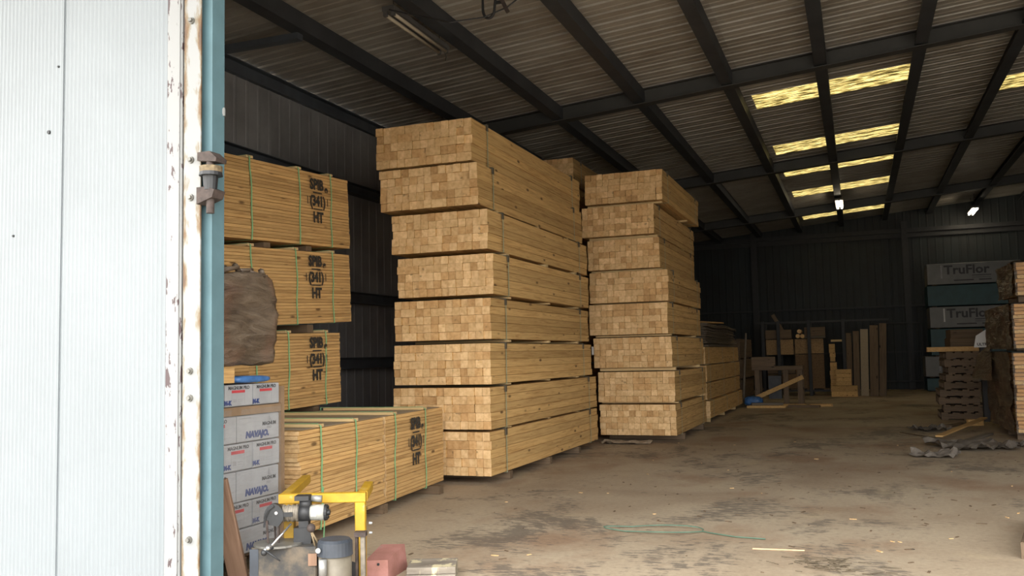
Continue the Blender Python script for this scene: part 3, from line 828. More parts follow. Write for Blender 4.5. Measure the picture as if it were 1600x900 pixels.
m = MB(); m.box((-.80, 0, 0), (-.30, .82, 1.02)); tag(m.obj('carton', M['carton'], loc=(CX - .105, 4.205, .12)), 'rear block of white cartons behind the printed front row', 'box')
m = MB(); m.box((-.395, 0, .001), (.008, .84, .053)); tag(m.obj('tie_sheet', M['cardboard'], loc=(CX, 4.20, .9735)), 'brown cardboard tie sheet between the top and second carton layers', 'cardboard')
m = MB(); m.box((-.44, 0, 0), (.006, .035, 1.02)); tag(m.obj('corner_board', M['cardboard'], loc=(CX, 5.045, .12)), 'brown cardboard corner board at the far end of the cartons', 'cardboard')
pal = thing('pallet', 'wooden pallet under the white cartons', 'pallet', (CX, 4.18, 0))
for q in range(3):
    m = MB(); m.box((-.95, .02 + q * .41, .02), (0, .10 + q * .41, .10)); m.obj('stringer', M['old_wood_x'], pal)
for q in range(6):
    m = MB(); m.box((-.94 + q * .16, 0, .10), (-.82 + q * .16, .95, .118)); m.obj('slat', M['old_wood'], pal)
for q in range(3):
    m = MB(); m.box((-.94 + q * .41, 0, 0), (-.82 + q * .41, .95, .02)); m.obj('slat', M['old_wood'], pal)
# clear film round the cartons
m = MB(); fz = [.13 + .055 * i for i in range(17)]
v = []
for z in fz:
    for y in [4.19 + .056 * j for j in range(16)]:
        v.append((CX + .010 + .006 * noise.noise(Vector((y * 6, z * 14, 3))), y, z))
f = [(i * 16 + j, i * 16 + j + 1, (i + 1) * 16 + j + 1, (i + 1) * 16 + j) for i in range(16) for j in range(15)]
o = m.add(v, f).obj('stretch_film', M['film_clear'], smooth=True); tag(o, 'clear stretch film pulled over the face of the white cartons', 'film')
# film-wrapped load on the cartons
root = thing('wrapped_load', 'dusty film-wrapped brown load on top of the white cartons', 'load', (CX, 4.15, 1.17))
wrinkled('film', (.62, .90, .60), M['wrap_brown'], root, (-.30, .43, .105), .040, 3.3, 22, .035)
m = MB()
for i in range(9):
    a = i / 8
    m.cyl((-.03 + .03 * math.sin(i * 2.1), .08 + .70 * a, .735 - .03 * a + .02 * math.sin(i * 3.7)), (-.02 + .03 * math.sin(i * 2.1 + 2), .08 + .70 * min(1, a + .16), .73 - .035 * a + .02 * math.sin(i * 3.7 + 2)), .02, .012, 6)
m.obj('film_roll_edge', M['wrap_brown'], root, True)
m = MB(); m.box((-.55, .02, .006), (-.03, .46, .10)); m.obj('deck_board', M['board_side'], root)
o = wrinkled('blue_tarp', (.26, .36, .045), M['blue_tarp'], None, (CX - .135, 4.79, 1.172), .006, 8.1, 8, .08)
tag(o, 'folded blue tarp squeezed between the cartons and the wrapped load', 'tarp')
# leaning reddish plank beside the door post
m = MB(); m.cbox((-.055, -.015, 0), (.055, .015, .66), .003, 2)
tag(m.obj('plank', M['red_wood'], loc=(-3.30, 4.26, .006), rot=(TI(9), TI(-9), .3)), 'reddish weathered plank leaning by the blue door post', 'plank')

# ------------------------------------------------------------------ yellow-framed saw machine
mc = thing('saw_machine', 'grimy workshop saw in a yellow square-tube frame standing in the doorway', 'machine', (-2.90, 4.35, 0), (0, 0, math.radians(21.05)))
PX = .00357
def mx(px): return (px - 480) * PX
def mz(py): return .545 - (py - 780) * PX
def part(name, mb, mat, sm=False, par=mc): return mb.obj(name, M[mat], par, sm)
t_ = .054
m = MB(); m.cbox((mx(424), .06, mz(794)), (mx(562), .06 + t_, mz(779)), .004, 0); part('top_bar', m, 'yellow')
for x0 in (mx(432), mx(545)):
    m = MB(); m.cbox((x0, .06, 0), (x0 + .058, .06 + t_, mz(794)), .004, 2); part('frame_leg', m, 'yellow')
for x0, ln in ((mx(424), .80), (mx(548), .42)):
    m = MB(); m.cbox((0, 0, 0), (t_, ln, t_), .004, 1)
    o = part('frame_arm', m, 'yellow'); o.location = (x0, .06 + t_, mz(794)); o.rotation_euler = (0, 0, .08)
m = MB(); m.cbox((mx(396), -.14, .0), (mx(497), .05, mz(850)), .008, 2); tank = part('tank', m, 'tank')
m = MB(); m.box((mx(395) - .001, -.143, .02), (mx(408), -.139, mz(852))); part('corner_band', m, 'cap_blue', par=tank)
m = MB(); m.box((mx(484), -.150, mz(878)), (mx(497), -.139, mz(860))); part('wood_patch', m, 'red_wood', par=tank)
m = MB(); m.cyl((mx(432), -.05, mz(850)), (mx(432), -.05, mz(847)), .135, .135, 24); part('work_table', m, 'zinc')
# motor, lying along local x
zc = mz(804)
m = MB(); m.cyl((mx(432), -.03, zc), (mx(466), -.03, zc), .042, .044, 20)
for i in range(4): m.cyl((mx(438 + i * 7), -.03, zc), (mx(441 + i * 7), -.03, zc), .047, .047, 20)
mo = part('motor', m, 'motor_tan', True)
m = MB(); m.box((mx(440), -.082, zc - .012), (mx(456), -.074, zc + .012)); part('name_plate', m, 'black_iron', par=mo)
m = MB(); m.cyl((mx(464), -.03, zc), (mx(481), -.03, zc), .048, .046, 20); m.box((mx(465), -.06, zc + .02), (mx(481), .0, mz(783))); part('gear_head', m, 'black_iron', True)
m = MB(); m.box((mx(458), -.07, mz(784)), (mx(480), .01, mz(777))); part('junction_box', m, 'black_iron')
m = MB(); m.cyl((mx(480), -.03, zc), (mx(503), -.03, zc), .042, .044, 22); ec = part('end_cap', m, 'enamel_white', True)
m = MB(); m.box((mx(484), -.0755, zc - .014), (mx(492), -.070, zc + .014)); part('rating_label', m, 'label_white', par=ec)
text('rating', '4', .016, ec, (mx(488), -.0765, zc), FACE_Y, M['print_black'])
m = MB(); m.cyl((mx(503), -.03, zc), (mx(507), -.03, zc), .046, .043, 20); m.cyl((mx(507), -.03, zc), (mx(511), -.03, zc), .020, .016, 10)
for i in range(5):
    a = i * 2 * PI / 5; m.cyl((mx(507), -.03 + .03 * math.cos(a), zc + .03 * math.sin(a)), (mx(509), -.03 + .03 * math.cos(a), zc + .03 * math.sin(a)), .007, .007, 6)
part('fan_cover', m, 'black_iron')
m = MB(); m.cyl((mx(481), -.01, mz(783)), (mx(497), -.01, mz(784)), .018, .020, 14); part('capacitor', m, 'alu', True)
# blade guard and its stays on the left
m = MB(); prof = []
for i in range(13):
    a = PI * (-.05 + 1.15 * i / 12); prof.append((mx(427) + .058 * math.cos(a) * .95, mz(808) + .075 * math.sin(a)))
prof += [(mx(416), mz(815)), (mx(420), mz(819)), (mx(434), mz(822))]
m.prism(prof, -.085, -.045, 'Y'); part('blade_guard', m, 'black_iron')
m = MB(); m.cyl((mx(431), -.088, mz(801)), (mx(431), -.082, mz(801)), .009, .009, 10); part('guard_bolt', m, 'chrome')
for a, b in (((mx(417), -.09, mz(812)), (mx(418), -.08, mz(846))), ((mx(433), -.07, mz(795)), (mx(433), -.07, mz(846))), ((mx(425), -.04, mz(815)), (mx(427), -.04, mz(846)))):
    m = MB(); m.cyl(a, b, .0065, .0065, 8); part('stay', m, 'rust_iron')
m = MB(); m.tube([(mx(413), -.09, mz(822)), (mx(414), -.09, mz(808)), (mx(420), -.09, mz(796)), (mx(428), -.09, mz(790))], .006, 6); part('guard_rail', m, 'black_iron')
# clamp lever and star wheel in front of the table
m = MB(); m.cyl((mx(432), -.19, mz(844)), (mx(455), -.10, mz(817)), .006, .006, 8); part('lever', m, 'chrome', True)
m = MB(); m.sphere((mx(427), -.20, mz(847)), .014); m.cyl((mx(420), -.20, mz(853)), (mx(430), -.16, mz(845)), .012, .014, 10); part('lever_hub', m, 'chrome', True)
m = MB(); m.cyl((mx(424), -.20, mz(851)), (mx(446), -.21, mz(866)), .007, .004, 8); m.cyl((mx(424), -.20, mz(851)), (mx(434), -.18, mz(848)), .006, .006, 8); m.sphere((mx(421), -.20, mz(854)), .017); part('crank', m, 'black_iron', True)
m = MB(); m.box((mx(456), -.06, mz(850)), (mx(483), .02, mz(826))); m.box((mx(463), -.05, mz(826)), (mx(478), .01, mz(812))); part('saddle', m, 'black_iron')
m = MB(); m.sphere((mx(487), -.12, mz(823)), .024, 16, 10); part('knob', m, 'rust_iron', True)
m = MB(); m.cyl((mx(488), -.12, mz(829)), (mx(499), -.10, mz(852)), .006, .006, 8); m.cyl((mx(487), -.12, mz(829)), (mx(495), -.12, mz(858)), .005, .005, 8); part('knob_arm', m, 'rust_light', True)
# canister with a blue cap, and the uprights right of it
m = MB(); m.cyl((mx(524), -.13, 0), (mx(524), -.13, mz(862)), .089, .089, 28); can = part('canister', m, 'can_tan', True)
m = MB(); m.cyl((mx(524), -.13, mz(863)), (mx(524), -.13, mz(843)), .096, .094, 28); m.cyl((mx(524), -.13, mz(843)), (mx(524), -.13, mz(839)), .094, .080, 28); part('canister_cap', m, 'cap_blue', par=can)
m = MB(); m.cyl((mx(503), -.216, mz(852)), (mx(503), -.210, mz(852)), .014, .014, 14); o = part('cap_badge', m, 'plastic_pale', par=can)
m = MB(); m.cyl((mx(511), -.232, mz(890)), (mx(511), -.232, mz(864)), .022, .022, 16); part('filter_bowl', m, 'alu', True, can)
for a, b in ((551, 555), (559, 566)):
    m = MB(); m.cbox((mx(a), -.06, 0), (mx(b), -.02, mz(838)), .002, 2); part('upright', m, 'rust_iron' if a == 551 else 'motor_tan')
m = MB(); m.box((mx(550), -.07, mz(841)), (mx(568), -.01, mz(834))); part('upright_clamp', m, 'rust_iron')
for py in (825, 840):
    m = MB(); m.cyl((mx(569), .03, mz(py)), (mx(574), .03, mz(py)), .008, .006, 8); part('bolt', m, 'plastic_pale')

# red block, weathered timber, black disc edge at the bottom of the frame
m = MB(); m.prism([(-.085, 0), (.085, 0), (.085, .085), (-.085, .085)], -.05, .30, 'Y')
pts = [(-.098, -.04, 0), (.062, -.04, 0), (.062, .42, 0), (-.098, .42, 0), (-.075, -.02, .15), (.055, -.02, .15), (.095, .22, .165), (-.045, .22, .165)]
m = MB(); m.add([(-.088, -.06, 0), (.05, -.06, 0), (.13, .24, 0), (-.02, .24, 0), (-.085, -.05, .118), (.048, -.05, .118), (.115, .22, .155), (-.03, .22, .155)], [(0, 3, 2, 1), (4, 5, 6, 7), (0, 1, 5, 4), (1, 2, 6, 5), (2, 3, 7, 6), (3, 0, 4, 7)])
rb = m.obj('painted_block', M['pink'], loc=(-2.715, 4.80, 0), rot=(0, 0, TI(21))); tag(rb, 'faded red painted block on the floor right of the saw machine', 'block')
m = MB(); m.cyl((-.008, -.057, .095), (-.008, -.049, .095), .008, .008, 10); m.obj('screw_hole', M['black_iron'], rb)
wb_ = thing('timber_offcut', 'weathered grey timber offcut with splashes of cream paint, beside the red block', 'wood block', (-2.425, 4.92, 0), (0, 0, TI(21)))
m = MB(); m.cbox((-.155, -.11, .0), (.135, .14, .038), .003, 0); m.obj('lower_board', M['weathered'], wb_)
m = MB(); m.cbox((-.15, -.10, .039), (.135, .145, .078), .003, 0); m.obj('upper_board', M['weathered'], wb_)
m = MB(); m.cyl((0, -.012, .065), (0, .012, .065), .065, .065, 26); m.cyl((0, -.016, .065), (0, .016, .065), .02, .02, 14)
tag(m.obj('wheel', M['black_rubber'], loc=(-2.83, 4.63, 0), rot=(0, 0, TI(60))), 'black wheel standing between the saw machine and the red block', 'wheel')

# ------------------------------------------------------------------ third stack and loads deep in the shed
X3 = -2.65
def board_bundle(x0, x1, y0, y1, z0, z1, rows_, cols_, label, group=None, mats=('pine_side', 'pine_end'), straps=()):
    root = thing('board_bundle', label, 'lumber', (x1, y0, z0), (0, 0, 0), group)
    m = MB(); h = (z1 - z0) / rows_; cw = (x1 - x0) / cols_
    for r in range(rows_):
        for c in range(cols_):
            if 0 < r < rows_ - 1 and 0 < c < cols_ - 1 and False: continue
            m.cbox((-(c + 1) * cw + .002, random.uniform(-.012, .012), r * h), (-c * cw + random.uniform(-.004, .004), y1 - y0, (r + 1) * h - .0025), .002, 1, 0, 1)
    stuff(m.obj('boards', [M[mats[0]], M[mats[1]]], root))
    for ys in straps: loop_strap(x0 - x1 - .01, .01, 0, z1 - z0, ys, .025, M['strap_pale'], root)
    return root
G3 = 'bundles of the third stack'
ZS3 = [(1.085, 1.405), (.755, 1.060), (.425, .730), (.085, .400)]
for i, (z0, z1) in enumerate(ZS3):
    board_bundle(X3 - 1.2 + .02 * i, X3 + (.0, .02, .01, .06)[i], 16.85, 21.8, z0, z1, 8, 7, f"{['top', 'second', 'third', 'lowest'][i]} strapped board bundle of the third stack, beyond the farther tall stack", G3, straps=(.35, 2.2, 4.0))
    zl = ZS3[i + 1][1] + .013 if i < 3 else 0
    for q, ys in enumerate((.3, 2.2, 4.0)):
        bearer(X3 - 1.1, X3 + .01, 16.85 + ys, zl, z0 - .012, f"small bearer under the {['top', 'second', 'third', 'lowest'][i]} bundle of the third stack, {['near end', 'middle', 'far end'][q]}", 'bearers of the third stack', 'batten')
root = thing('sheet_pile', 'loose sagging pile of thin grey-brown sheets on top of the third stack', 'lumber', (X3 - .55, 19.0, 1.405))
for i in range(14):
    n = 10; v = []; z = .012 + i * .031; sx = .56 + random.uniform(-.03, .05); sy = 2.05 + random.uniform(-.05, .15)
    for a in range(n + 1):
        y = -sy + 2 * sy * a / n
        zz = z + .02 * math.sin(a * .9 + i * .2) * (i / 14)
        v += [(-sx, y, zz), (sx, y, zz), (sx, y, zz + .016), (-sx, y, zz + .016)]
    f = []
    for a in range(n):
        for k_ in range(4): f.append((a * 4 + k_, a * 4 + (k_ + 1) % 4, a * 4 + 4 + (k_ + 1) % 4, a * 4 + 4 + k_))
    f += [(3, 2, 1, 0), tuple(n * 4 + k_ for k_ in range(4))]
    MB().add(v, f).obj('sheet', M['sheet_brown'], root)
for i, (lb, dx, dz, rz, ln, mt) in enumerate((('wide brown board lying along the sheet pile of the third stack', -.25, .462, .02, 3.4, 'old_wood'), ('second brown board on the sheet pile, under the wide one at its edge', .06, .462, -.03, 3.0, 'old_wood'), ('pale splintered board jutting out over the sheet pile', .16, .495, -.20, 1.9, 'pine_side'), ('short top board crossing the brown boards on the third stack', -.22, .530, .05, 2.6, 'old_wood'))):
    m = MB(); m.cbox((-.11, -ln / 2, 0), (.11, ln / 2, .03), .003, 1)
    tag(m.obj('loose_board', M[mt], loc=(X3 - .45 + dx, 18.6, 1.405 + dz), rot=(0, 0, rz)), lb, 'board')

# dull pile right behind, leaning pole, then the bench and the rack of offcuts
board_bundle(-4.0, -2.72, 22.9, 25.6, .12, .60, 6, 5, 'dull lowest pile of rough boards behind the third stack', 'rough piles behind the third stack', ('old_wood', 'old_wood'))
board_bundle(-4.0, -2.66, 22.9, 25.6, .64, 1.10, 6, 5, 'dull middle pile of rough boards behind the third stack', 'rough piles behind the third stack', ('old_wood', 'old_wood'))
board_bundle(-4.0, -2.74, 22.9, 25.6, 1.14, 1.62, 6, 5, 'dull upper pile of rough boards behind the third stack', 'rough piles behind the third stack', ('old_wood', 'old_wood'))
for q, (zl, zh) in enumerate(((0, .118), (.60, .638), (1.10, 1.138))):
    for r, ys in enumerate((23.3, 25.1)):
        bearer(-3.9, -2.78, ys, zl, zh, f"dark bearer under the {['lowest', 'middle', 'upper'][q]} rough pile behind the third stack, {['front', 'rear'][r]}", 'bearers of the rough piles')
m = MB(); m.cyl((0, 0, 0), (.10, .25, 1.75), .03, .025, 8); tag(m.obj('leaning_pole', M['grey_wood'], loc=(-2.66, 22.5, 0)), 'slim grey pole leaning on the rough piles behind the third stack', 'pole')
o = wrinkled('tarp', (.44, .36, .24), M['blue_tarp'], None, (-2.36, 21.98, 0.0), .03, 2.2, 8, .2); tag(o, 'crumpled blue tarp on the floor before the rough piles', 'tarp')

bench = thing('workbench', 'rough timber workbench with a slanted brace in front of the offcut rack', 'bench', (-1.85, 22.6, 0))
m = MB(); m.cbox((-.55, -.35, .84), (.62, .35, .93), .004, 0); m.obj('bench_top', M['old_wood_x'], bench)
m = MB(); m.cbox((-.55, -.36, .93), (.0, -.32, 1.16), .004, 0); m.obj('back_board', M['old_wood_x'], bench)
for x0, y0 in ((-.50, -.30), (.16, -.30), (.48, -.30), (-.50, .22), (.48, .22)):
    m = MB(); m.cbox((x0, y0, 0), (x0 + .12, y0 + .08, .84), .004, 2); m.obj('leg', M['old_wood_z'], bench)
m = MB(); m.cbox((-.62, -.02, -.05), (.62, .02, .05), .004, 0); m.obj('brace', M['pine_side'], bench, loc=(.05, -.33, .42), rot=(0, TI(-24), 0))
m = MB(); m.box((-.3, 0, .15), (0, .4, .7)); m.obj('shelf_box', M['black_iron'], bench, loc=(.1, -.1, 0))

rack = thing('lumber_rack', 'dark post rack crammed with offcuts and sheets against the back wall', 'rack', (-1.75, 27.0, 0))
for x0 in (-.85, -.42, .42, 1.35):
    m = MB(); m.cbox((x0, -.05, 0), (x0 + .09, .04, 2.15), .004, 2); m.obj('post', M['rack_steel'], rack)
    m = MB(); m.cbox((x0, .75, 0), (x0 + .09, .84, 2.15), .004, 2); m.obj('post', M['rack_steel'], rack)
for z0 in (.12, 2.08):
    m = MB(); m.cbox((-1.0, -.03, z0), (2.6 if z0 > 1 else 1.5, .0, z0 + .05), .003, 0); m.obj('rail', M['rack_steel'], rack)
    m = MB(); m.cbox((-1.0, .78, z0), (1.5, .81, z0 + .05), .003, 0); m.obj('rail', M['rack_steel'], rack)
for i in range(6):
    m = MB(); m.cbox((-1.0 + i * .45, -.03, .17), (-.8 + i * .45, .8, .20), .003, 1); m.obj('shelf_slat', M['old_wood'], rack)
GO = 'offcuts on the lumber rack'
def rackbox(name, label, a, b, mat, rot=(0, 0, 0), axis=0, cat='sheet'):
    a = (a[0], a[1] + .03, a[2]); b = (b[0], b[1] + .03, b[2]); c = Vector([(p + q) / 2 for p, q in zip(a, b)]); h = Vector([(q - p) / 2 for p, q in zip(a, b)])
    m = MB(); m.cbox(tuple(-h), tuple(h), .003, axis)
    return tag(m.obj(name, M[mat], loc=tuple(Vector((-1.75, 27.0, 0)) + c), rot=rot), label, cat, GO)
rackbox('osb_sheet', 'pale strand board sheet on edge, left half of the rack', (-.74, .10, 1.18), (.02, .13, 1.62), 'osb')
rackbox('osb_sheet', 'pale strand board sheet on edge, right of the middle rack post', (.06, .12, 1.20), (.84, .15, 1.62), 'osb')
rackbox('osb_sheet', 'browner strand board sheet below the pale ones on the rack', (.06, .07, .62), (.84, .10, 1.18), 'osb_dark')
rackbox('osb_sheet', 'dark strand board sheet at the foot of the rack', (-.72, .03, .205), (.84, .06, .62), 'osb_dark')
rackbox('plank', 'brown plank on edge at the left end of the rack', (-.72, .03, .64), (.04, .06, .80), 'old_wood_x', cat='plank')
rackbox('plank', 'dark red-brown planks laid over the pale sheets, left of the log ends', (-.74, .04, 1.64), (-.02, .30, 1.90), 'old_wood_x', cat='plank')
rackbox('plank', 'dark planks laid over the pale sheets, right of the log ends', (.34, .04, 1.70), (.90, .30, 1.95), 'old_wood_x', cat='plank')
rackbox('plank', 'lighter plank under the dark planks right of the log ends', (.34, .04, 1.64), (.90, .28, 1.69), 'grey_wood', cat='plank')
for i, (x, z) in enumerate(((.16, 1.705), (.205, 1.84), (.285, 1.70))):
    r = .058
    m = MB(); m.cyl((0, 0, 0), (0, .7, 0), r, r, 14); tag(m.obj('log', [M['pine_end']], loc=(-1.75 + x, 27.0 - .02, z)), f"round log end on the rack, {['left', 'upper', 'right'][i]} of the three", 'log', 'three log ends')
for i, (x0, x1, z0, z1, mt, lb) in enumerate(((.98, 1.16, .96, 1.46, 'pine_side', 'column of short pine offcuts in the rack bay'), (1.02, 1.35, 1.52, 1.58, 'batten', 'pale short batten on top of the offcut column'), (.98, 1.20, .22, .94, 'board_side', 'lower column of short pine offcuts in the rack bay'), (1.14, 1.56, .304, .75, 'pine_side', 'blocky pale offcut before the leaning boards'), (1.00, 1.70, .0, .30, 'pine_side', 'long pale offcut at the foot of the rack'))):
    n = max(1, int((z1 - z0) / .11))
    root = thing('offcut_pile', lb, 'wood block', (-1.75, 27.0, 0), (0, 0, 0), GO)
    for q in range(n):
        m = MB(); h = (z1 - z0) / n; yo = 0.03 if i < 3 else -.62; m.cbox((x0 + random.uniform(0, .03), yo, z0 + q * h), (x1 - random.uniform(0, .03), yo + .24, z0 + (q + 1) * h - .004), .003, 0); m.obj('offcut', M[mt], root)
for i, (x, wd, h, tilt, mt) in enumerate(((1.50, .14, 1.75, 4, 'old_wood_z'), (1.68, .16, 1.80, 5, 'old_wood_z'), (1.88, .20, 1.85, 4, 'board_dusty'), (2.12, .22, 1.95, 6, 'old_wood_z'), (2.34, .18, 2.0, 7, 'old_wood_z'))):
    m = MB(); m.cbox((-wd / 2, -.012, 0), (wd / 2, .012, h), .003, 2)
    tag(m.obj('leaning_board', M[mt], loc=(-1.75 + x, 26.72, .004), rot=(TI(-4.2 - i * .2), TI(1 + i * .4), 0)), f"{['first', 'second', 'third', 'fourth', 'fifth'][i]} upright board from the left, leaning at the right end of the rack", 'board', 'boards leaning at the right end of the rack')
m = MB(); m.cbox((-.05, -.03, 0), (.05, .03, 2.4), .003, 2); tag(m.obj('stick', M['old_wood_z'], loc=(-1.17, 27.45, .24), rot=(0, TI(-28), 0)), 'dark stick poking up at a slant from the rack', 'plank')
m = MB(); m.cbox((-.02, -.02, 0), (.02, .02, 2.1), .002, 2); m.cbox((1.30, -.02, 0), (1.34, .02, 2.1), .002, 2); m.cbox((-.02, -.02, 2.06), (1.34, .02, 2.1), .002, 0); m.cbox((-.02, -.02, .25), (1.34, .02, .29), .002, 0); m.cbox((.55, -.02, .25), (.58, .02, 2.1), .002, 2); m.cbox((.95, -.02, .25), (.98, .02, 2.1), .002, 2)
tag(m.obj('gate_frame', M['rack_steel'], loc=(.55, 30.4, 0)), 'dark tube gate frame standing before the back wall', 'gate')
# scrap boards on the floor by the third stack
for i, (x, y, z, ln, rz, ti, mt) in enumerate(((-2.02, 21.35, .0, .85, .05, 0, 'pine_side'), (-2.00, 21.62, .0, .8, .12, 0, 'pine_side'), (-1.55, 21.95, .0, .75, -.10, 0, 'pine_side'), (-1.20, 21.55, .0, .7, -.2, 0, 'old_wood_x'), (-2.0, 21.45, .058, .7, .2, 0, 'grey_wood'), (-.85, 21.9, .0, .5, .3, 0, 'board_side'))):
    m = MB(); m.cbox((-ln / 2, -.06, 0), (ln / 2, .06, .055), .003, 0)
    tag(m.obj('scrap_board', M[mt], loc=(x, y, z + .001), rot=(0, TI(-ti), rz)), f"{['front pale', 'second pale', 'middle pale', 'brown', 'grey upper', 'short tan'][i]} scrap board on the floor beyond the third stack", 'board', 'scrap boards beyond the third stack')

# ------------------------------------------------------------------ right side: wrapped lumber, pallets, banded flooring sheets
def wrapped_unit(x0, x1, y0, y1, z0, z1, rows_, label, seed):
    root = thing('wrapped_lumber', label, 'lumber', (x0, y0, z0), (0, 0, 0), 'film-wrapped lumber units on the right')
    W, D, H = x1 - x0, y1 - y0, z1 - z0; h = H / rows_; R = random.Random(seed)
    for r in range(rows_):
        m = MB(); m.cbox((.03 + R.uniform(-.012, .012), .02 + R.uniform(-.012, .012), r * h), (W, D - .02, (r + 1) * h - .006), .004, 0)
        m.obj('board_layer', M['orange_board' if r % 4 else 'pine_side'], root)
    # loose film: left face and round the near corner
    def film(name, P, nu, nv, mat, amp):
        v = []
        for a in range(nu + 1):
            for b in range(nv + 1):
                p, n_ = P(a / nu, b / nv); q = noise.noise(Vector((p.x * 2 + seed, p.y * 3, p.z * 5))) + .5 * noise.noise(Vector((p.x * 7, p.y * 8 + seed, p.z * 13)))
                v.append(p + n_ * (amp * (q + .6)))
        f = [(a * (nv + 1) + b, a * (nv + 1) + b + 1, (a + 1) * (nv + 1) + b + 1, (a + 1) * (nv + 1) + b) for a in range(nu) for b in range(nv)]
        o = MB().add(v, f).obj(name, M[mat], root, True); return o
    film('film_side', lambda a, b: (Vector((-.005, D * a, H * b * 1.02 - .01)), Vector((-1, 0, 0))), 22, 16, 'wrap_brown', .045)
    film('film_front', lambda a, b: (Vector((W * a, -.004, H * b * 1.02 - .01)), Vector((0, -1, 0))), 16, 16, 'film_white', .030)
    film('film_top', lambda a, b: (Vector((W * a, D * b, H + .006)), Vector((0, 0, 1))), 12, 16, 'wrap_brown', .010)
    return root
wrapped_unit(2.05, 3.2, 13.9, 15.3, 1.985, 2.44, 8, 'upper film-wrapped lumber unit at the right edge of the view', 5)
wrapped_unit(1.98, 3.2, 13.85, 16.3, 1.26, 1.87, 12, 'middle film-wrapped lumber unit at the right edge of the view', 6)
wrapped_unit(1.95, 3.2, 13.85, 16.3, .12, 1.20, 20, 'lowest film-wrapped lumber unit at the right edge of the view', 7)
for q, (zl, zh, xx) in enumerate(((1.895, 1.983, 2.12), (1.225, 1.258, 2.06), (0, .118, 2.0))):
    for r, ys in enumerate((14.2, 15.0)):
        bearer(xx, 3.15, ys, zl, zh, f"bearer under the {['upper', 'middle', 'lowest'][q]} film-wrapped unit, {['front', 'rear'][r]}", 'bearers of the wrapped units', w_=.10)
m = MB(); v = []
for a in range(9):
    for b in range(7):
        y = 15.2 + .22 * a; z = .78 + .09 * b * (1 - .05 * a)
        v.append((1.86 - .16 * math.sin(PI * a / 8) * (1 - b / 8) + .03 * noise.noise(Vector((a * .7, b * .9, 2))), y, z))
f = [(a * 7 + b, a * 7 + b + 1, (a + 1) * 7 + b + 1, (a + 1) * 7 + b) for a in range(8) for b in range(6)]
tag(MB().add(v, f).obj('loose_film', M['wrap_brown'], None, True), 'loose flap of film bulging off the left of the wrapped lumber', 'film')

m = MB(); m.box((-.10, -.09, 0), (.10, -.08, 5.4)); m.box((-.006, -.08, 0), (.006, .08, 5.4)); m.box((-.10, .08, 0), (.10, .09, 5.4))
m = MB(); m.cbox((-.09, -.08, 0), (.09, .08, 1.42), .006, 2)
tag(m.obj('steel_stanchion', M['rack_steel'], loc=(2.07, 17.52, 0)), 'dark square stanchion between the pallet pile and the wrapped lumber', 'post')
sg = thing('notice_sheet', 'white printed notice sheet on top of the dark stanchion', 'sign', (2.05, 17.40, 1.28))
m = MB(); m.add([(-.17, 0, 0), (.13, 0, 0), (.20, 0, .28), (.02, 0, .30), (-.13, .0, .20), (-.17, .006, 0), (.13, .006, 0), (.20, .006, .28), (.02, .006, .30), (-.13, .006, .20)], [(0, 1, 2, 3, 4), (9, 8, 7, 6, 5), (0, 5, 6, 1), (1, 6, 7, 2), (2, 7, 8, 3), (3, 8, 9, 4), (4, 9, 5, 0)]); m.obj('sheet', M['label_white'], sg)
text('print', 'ULTRA', .065, sg, (-.02, -.002, .05), FACE_Y, M['print_black'], 1.0, .002)
GP = 'old pallets piled before the wrapped lumber'
R = random.Random(3)
for i in range(9):
    z = i * .135
    root = thing('old_pallet', f"{['lowest', 'second', 'third', 'fourth', 'fifth', 'sixth', 'seventh', 'eighth', 'topmost'][i]} old pallet counting up, in the dark pile by the stanchion", 'pallet', (1.40 + R.uniform(-.06, .06) + (.12 if i > 4 else 0), 17.8 + R.uniform(-.05, .05), z), (0, 0, R.uniform(-.05, .05)), GP)
    wd = .58 - (.12 if i > 4 else 0)
    for q in range(3):
        m = MB(); m.box((-.03, .02 + q * .45, .02), (wd + .05, .07 + q * .45, .11)); m.obj('stringer', M['old_wood_x'], root)
    nq = 4
    for q in range(nq):
        xa = -.03 + q * (wd + .08 - .11) / (nq - 1)
        m = MB(); m.box((xa, 0, .11), (xa + .11, 1.0, .132)); m.obj('slat', M['old_wood'], root)
        if q != 1:
            m = MB(); m.box((xa, 0, 0), (xa + .11, 1.0, .02)); m.obj('slat', M['old_wood'], root)
m = MB(); m.cbox((-.55, -.08, 0), (.45, .08, .085), .004, 0); tag(m.obj('plank', M['board_side'], loc=(1.72, 18.0, 1.2155), rot=(0, 0, .03)), 'tan plank lying across the top of the old pallet pile', 'plank')
m = MB(); m.cbox((-.30, -.25, 0), (.30, .25, .24), .008, 0); m.cbox((-.28, -.22, .24), (.26, .22, .40), .008, 0); tag(m.obj('crate', M['old_wood_x'], loc=(1.86, 18.5, 1.2155), rot=(0, 0, .1)), 'dark brown crate on top of the old pallet pile', 'crate')

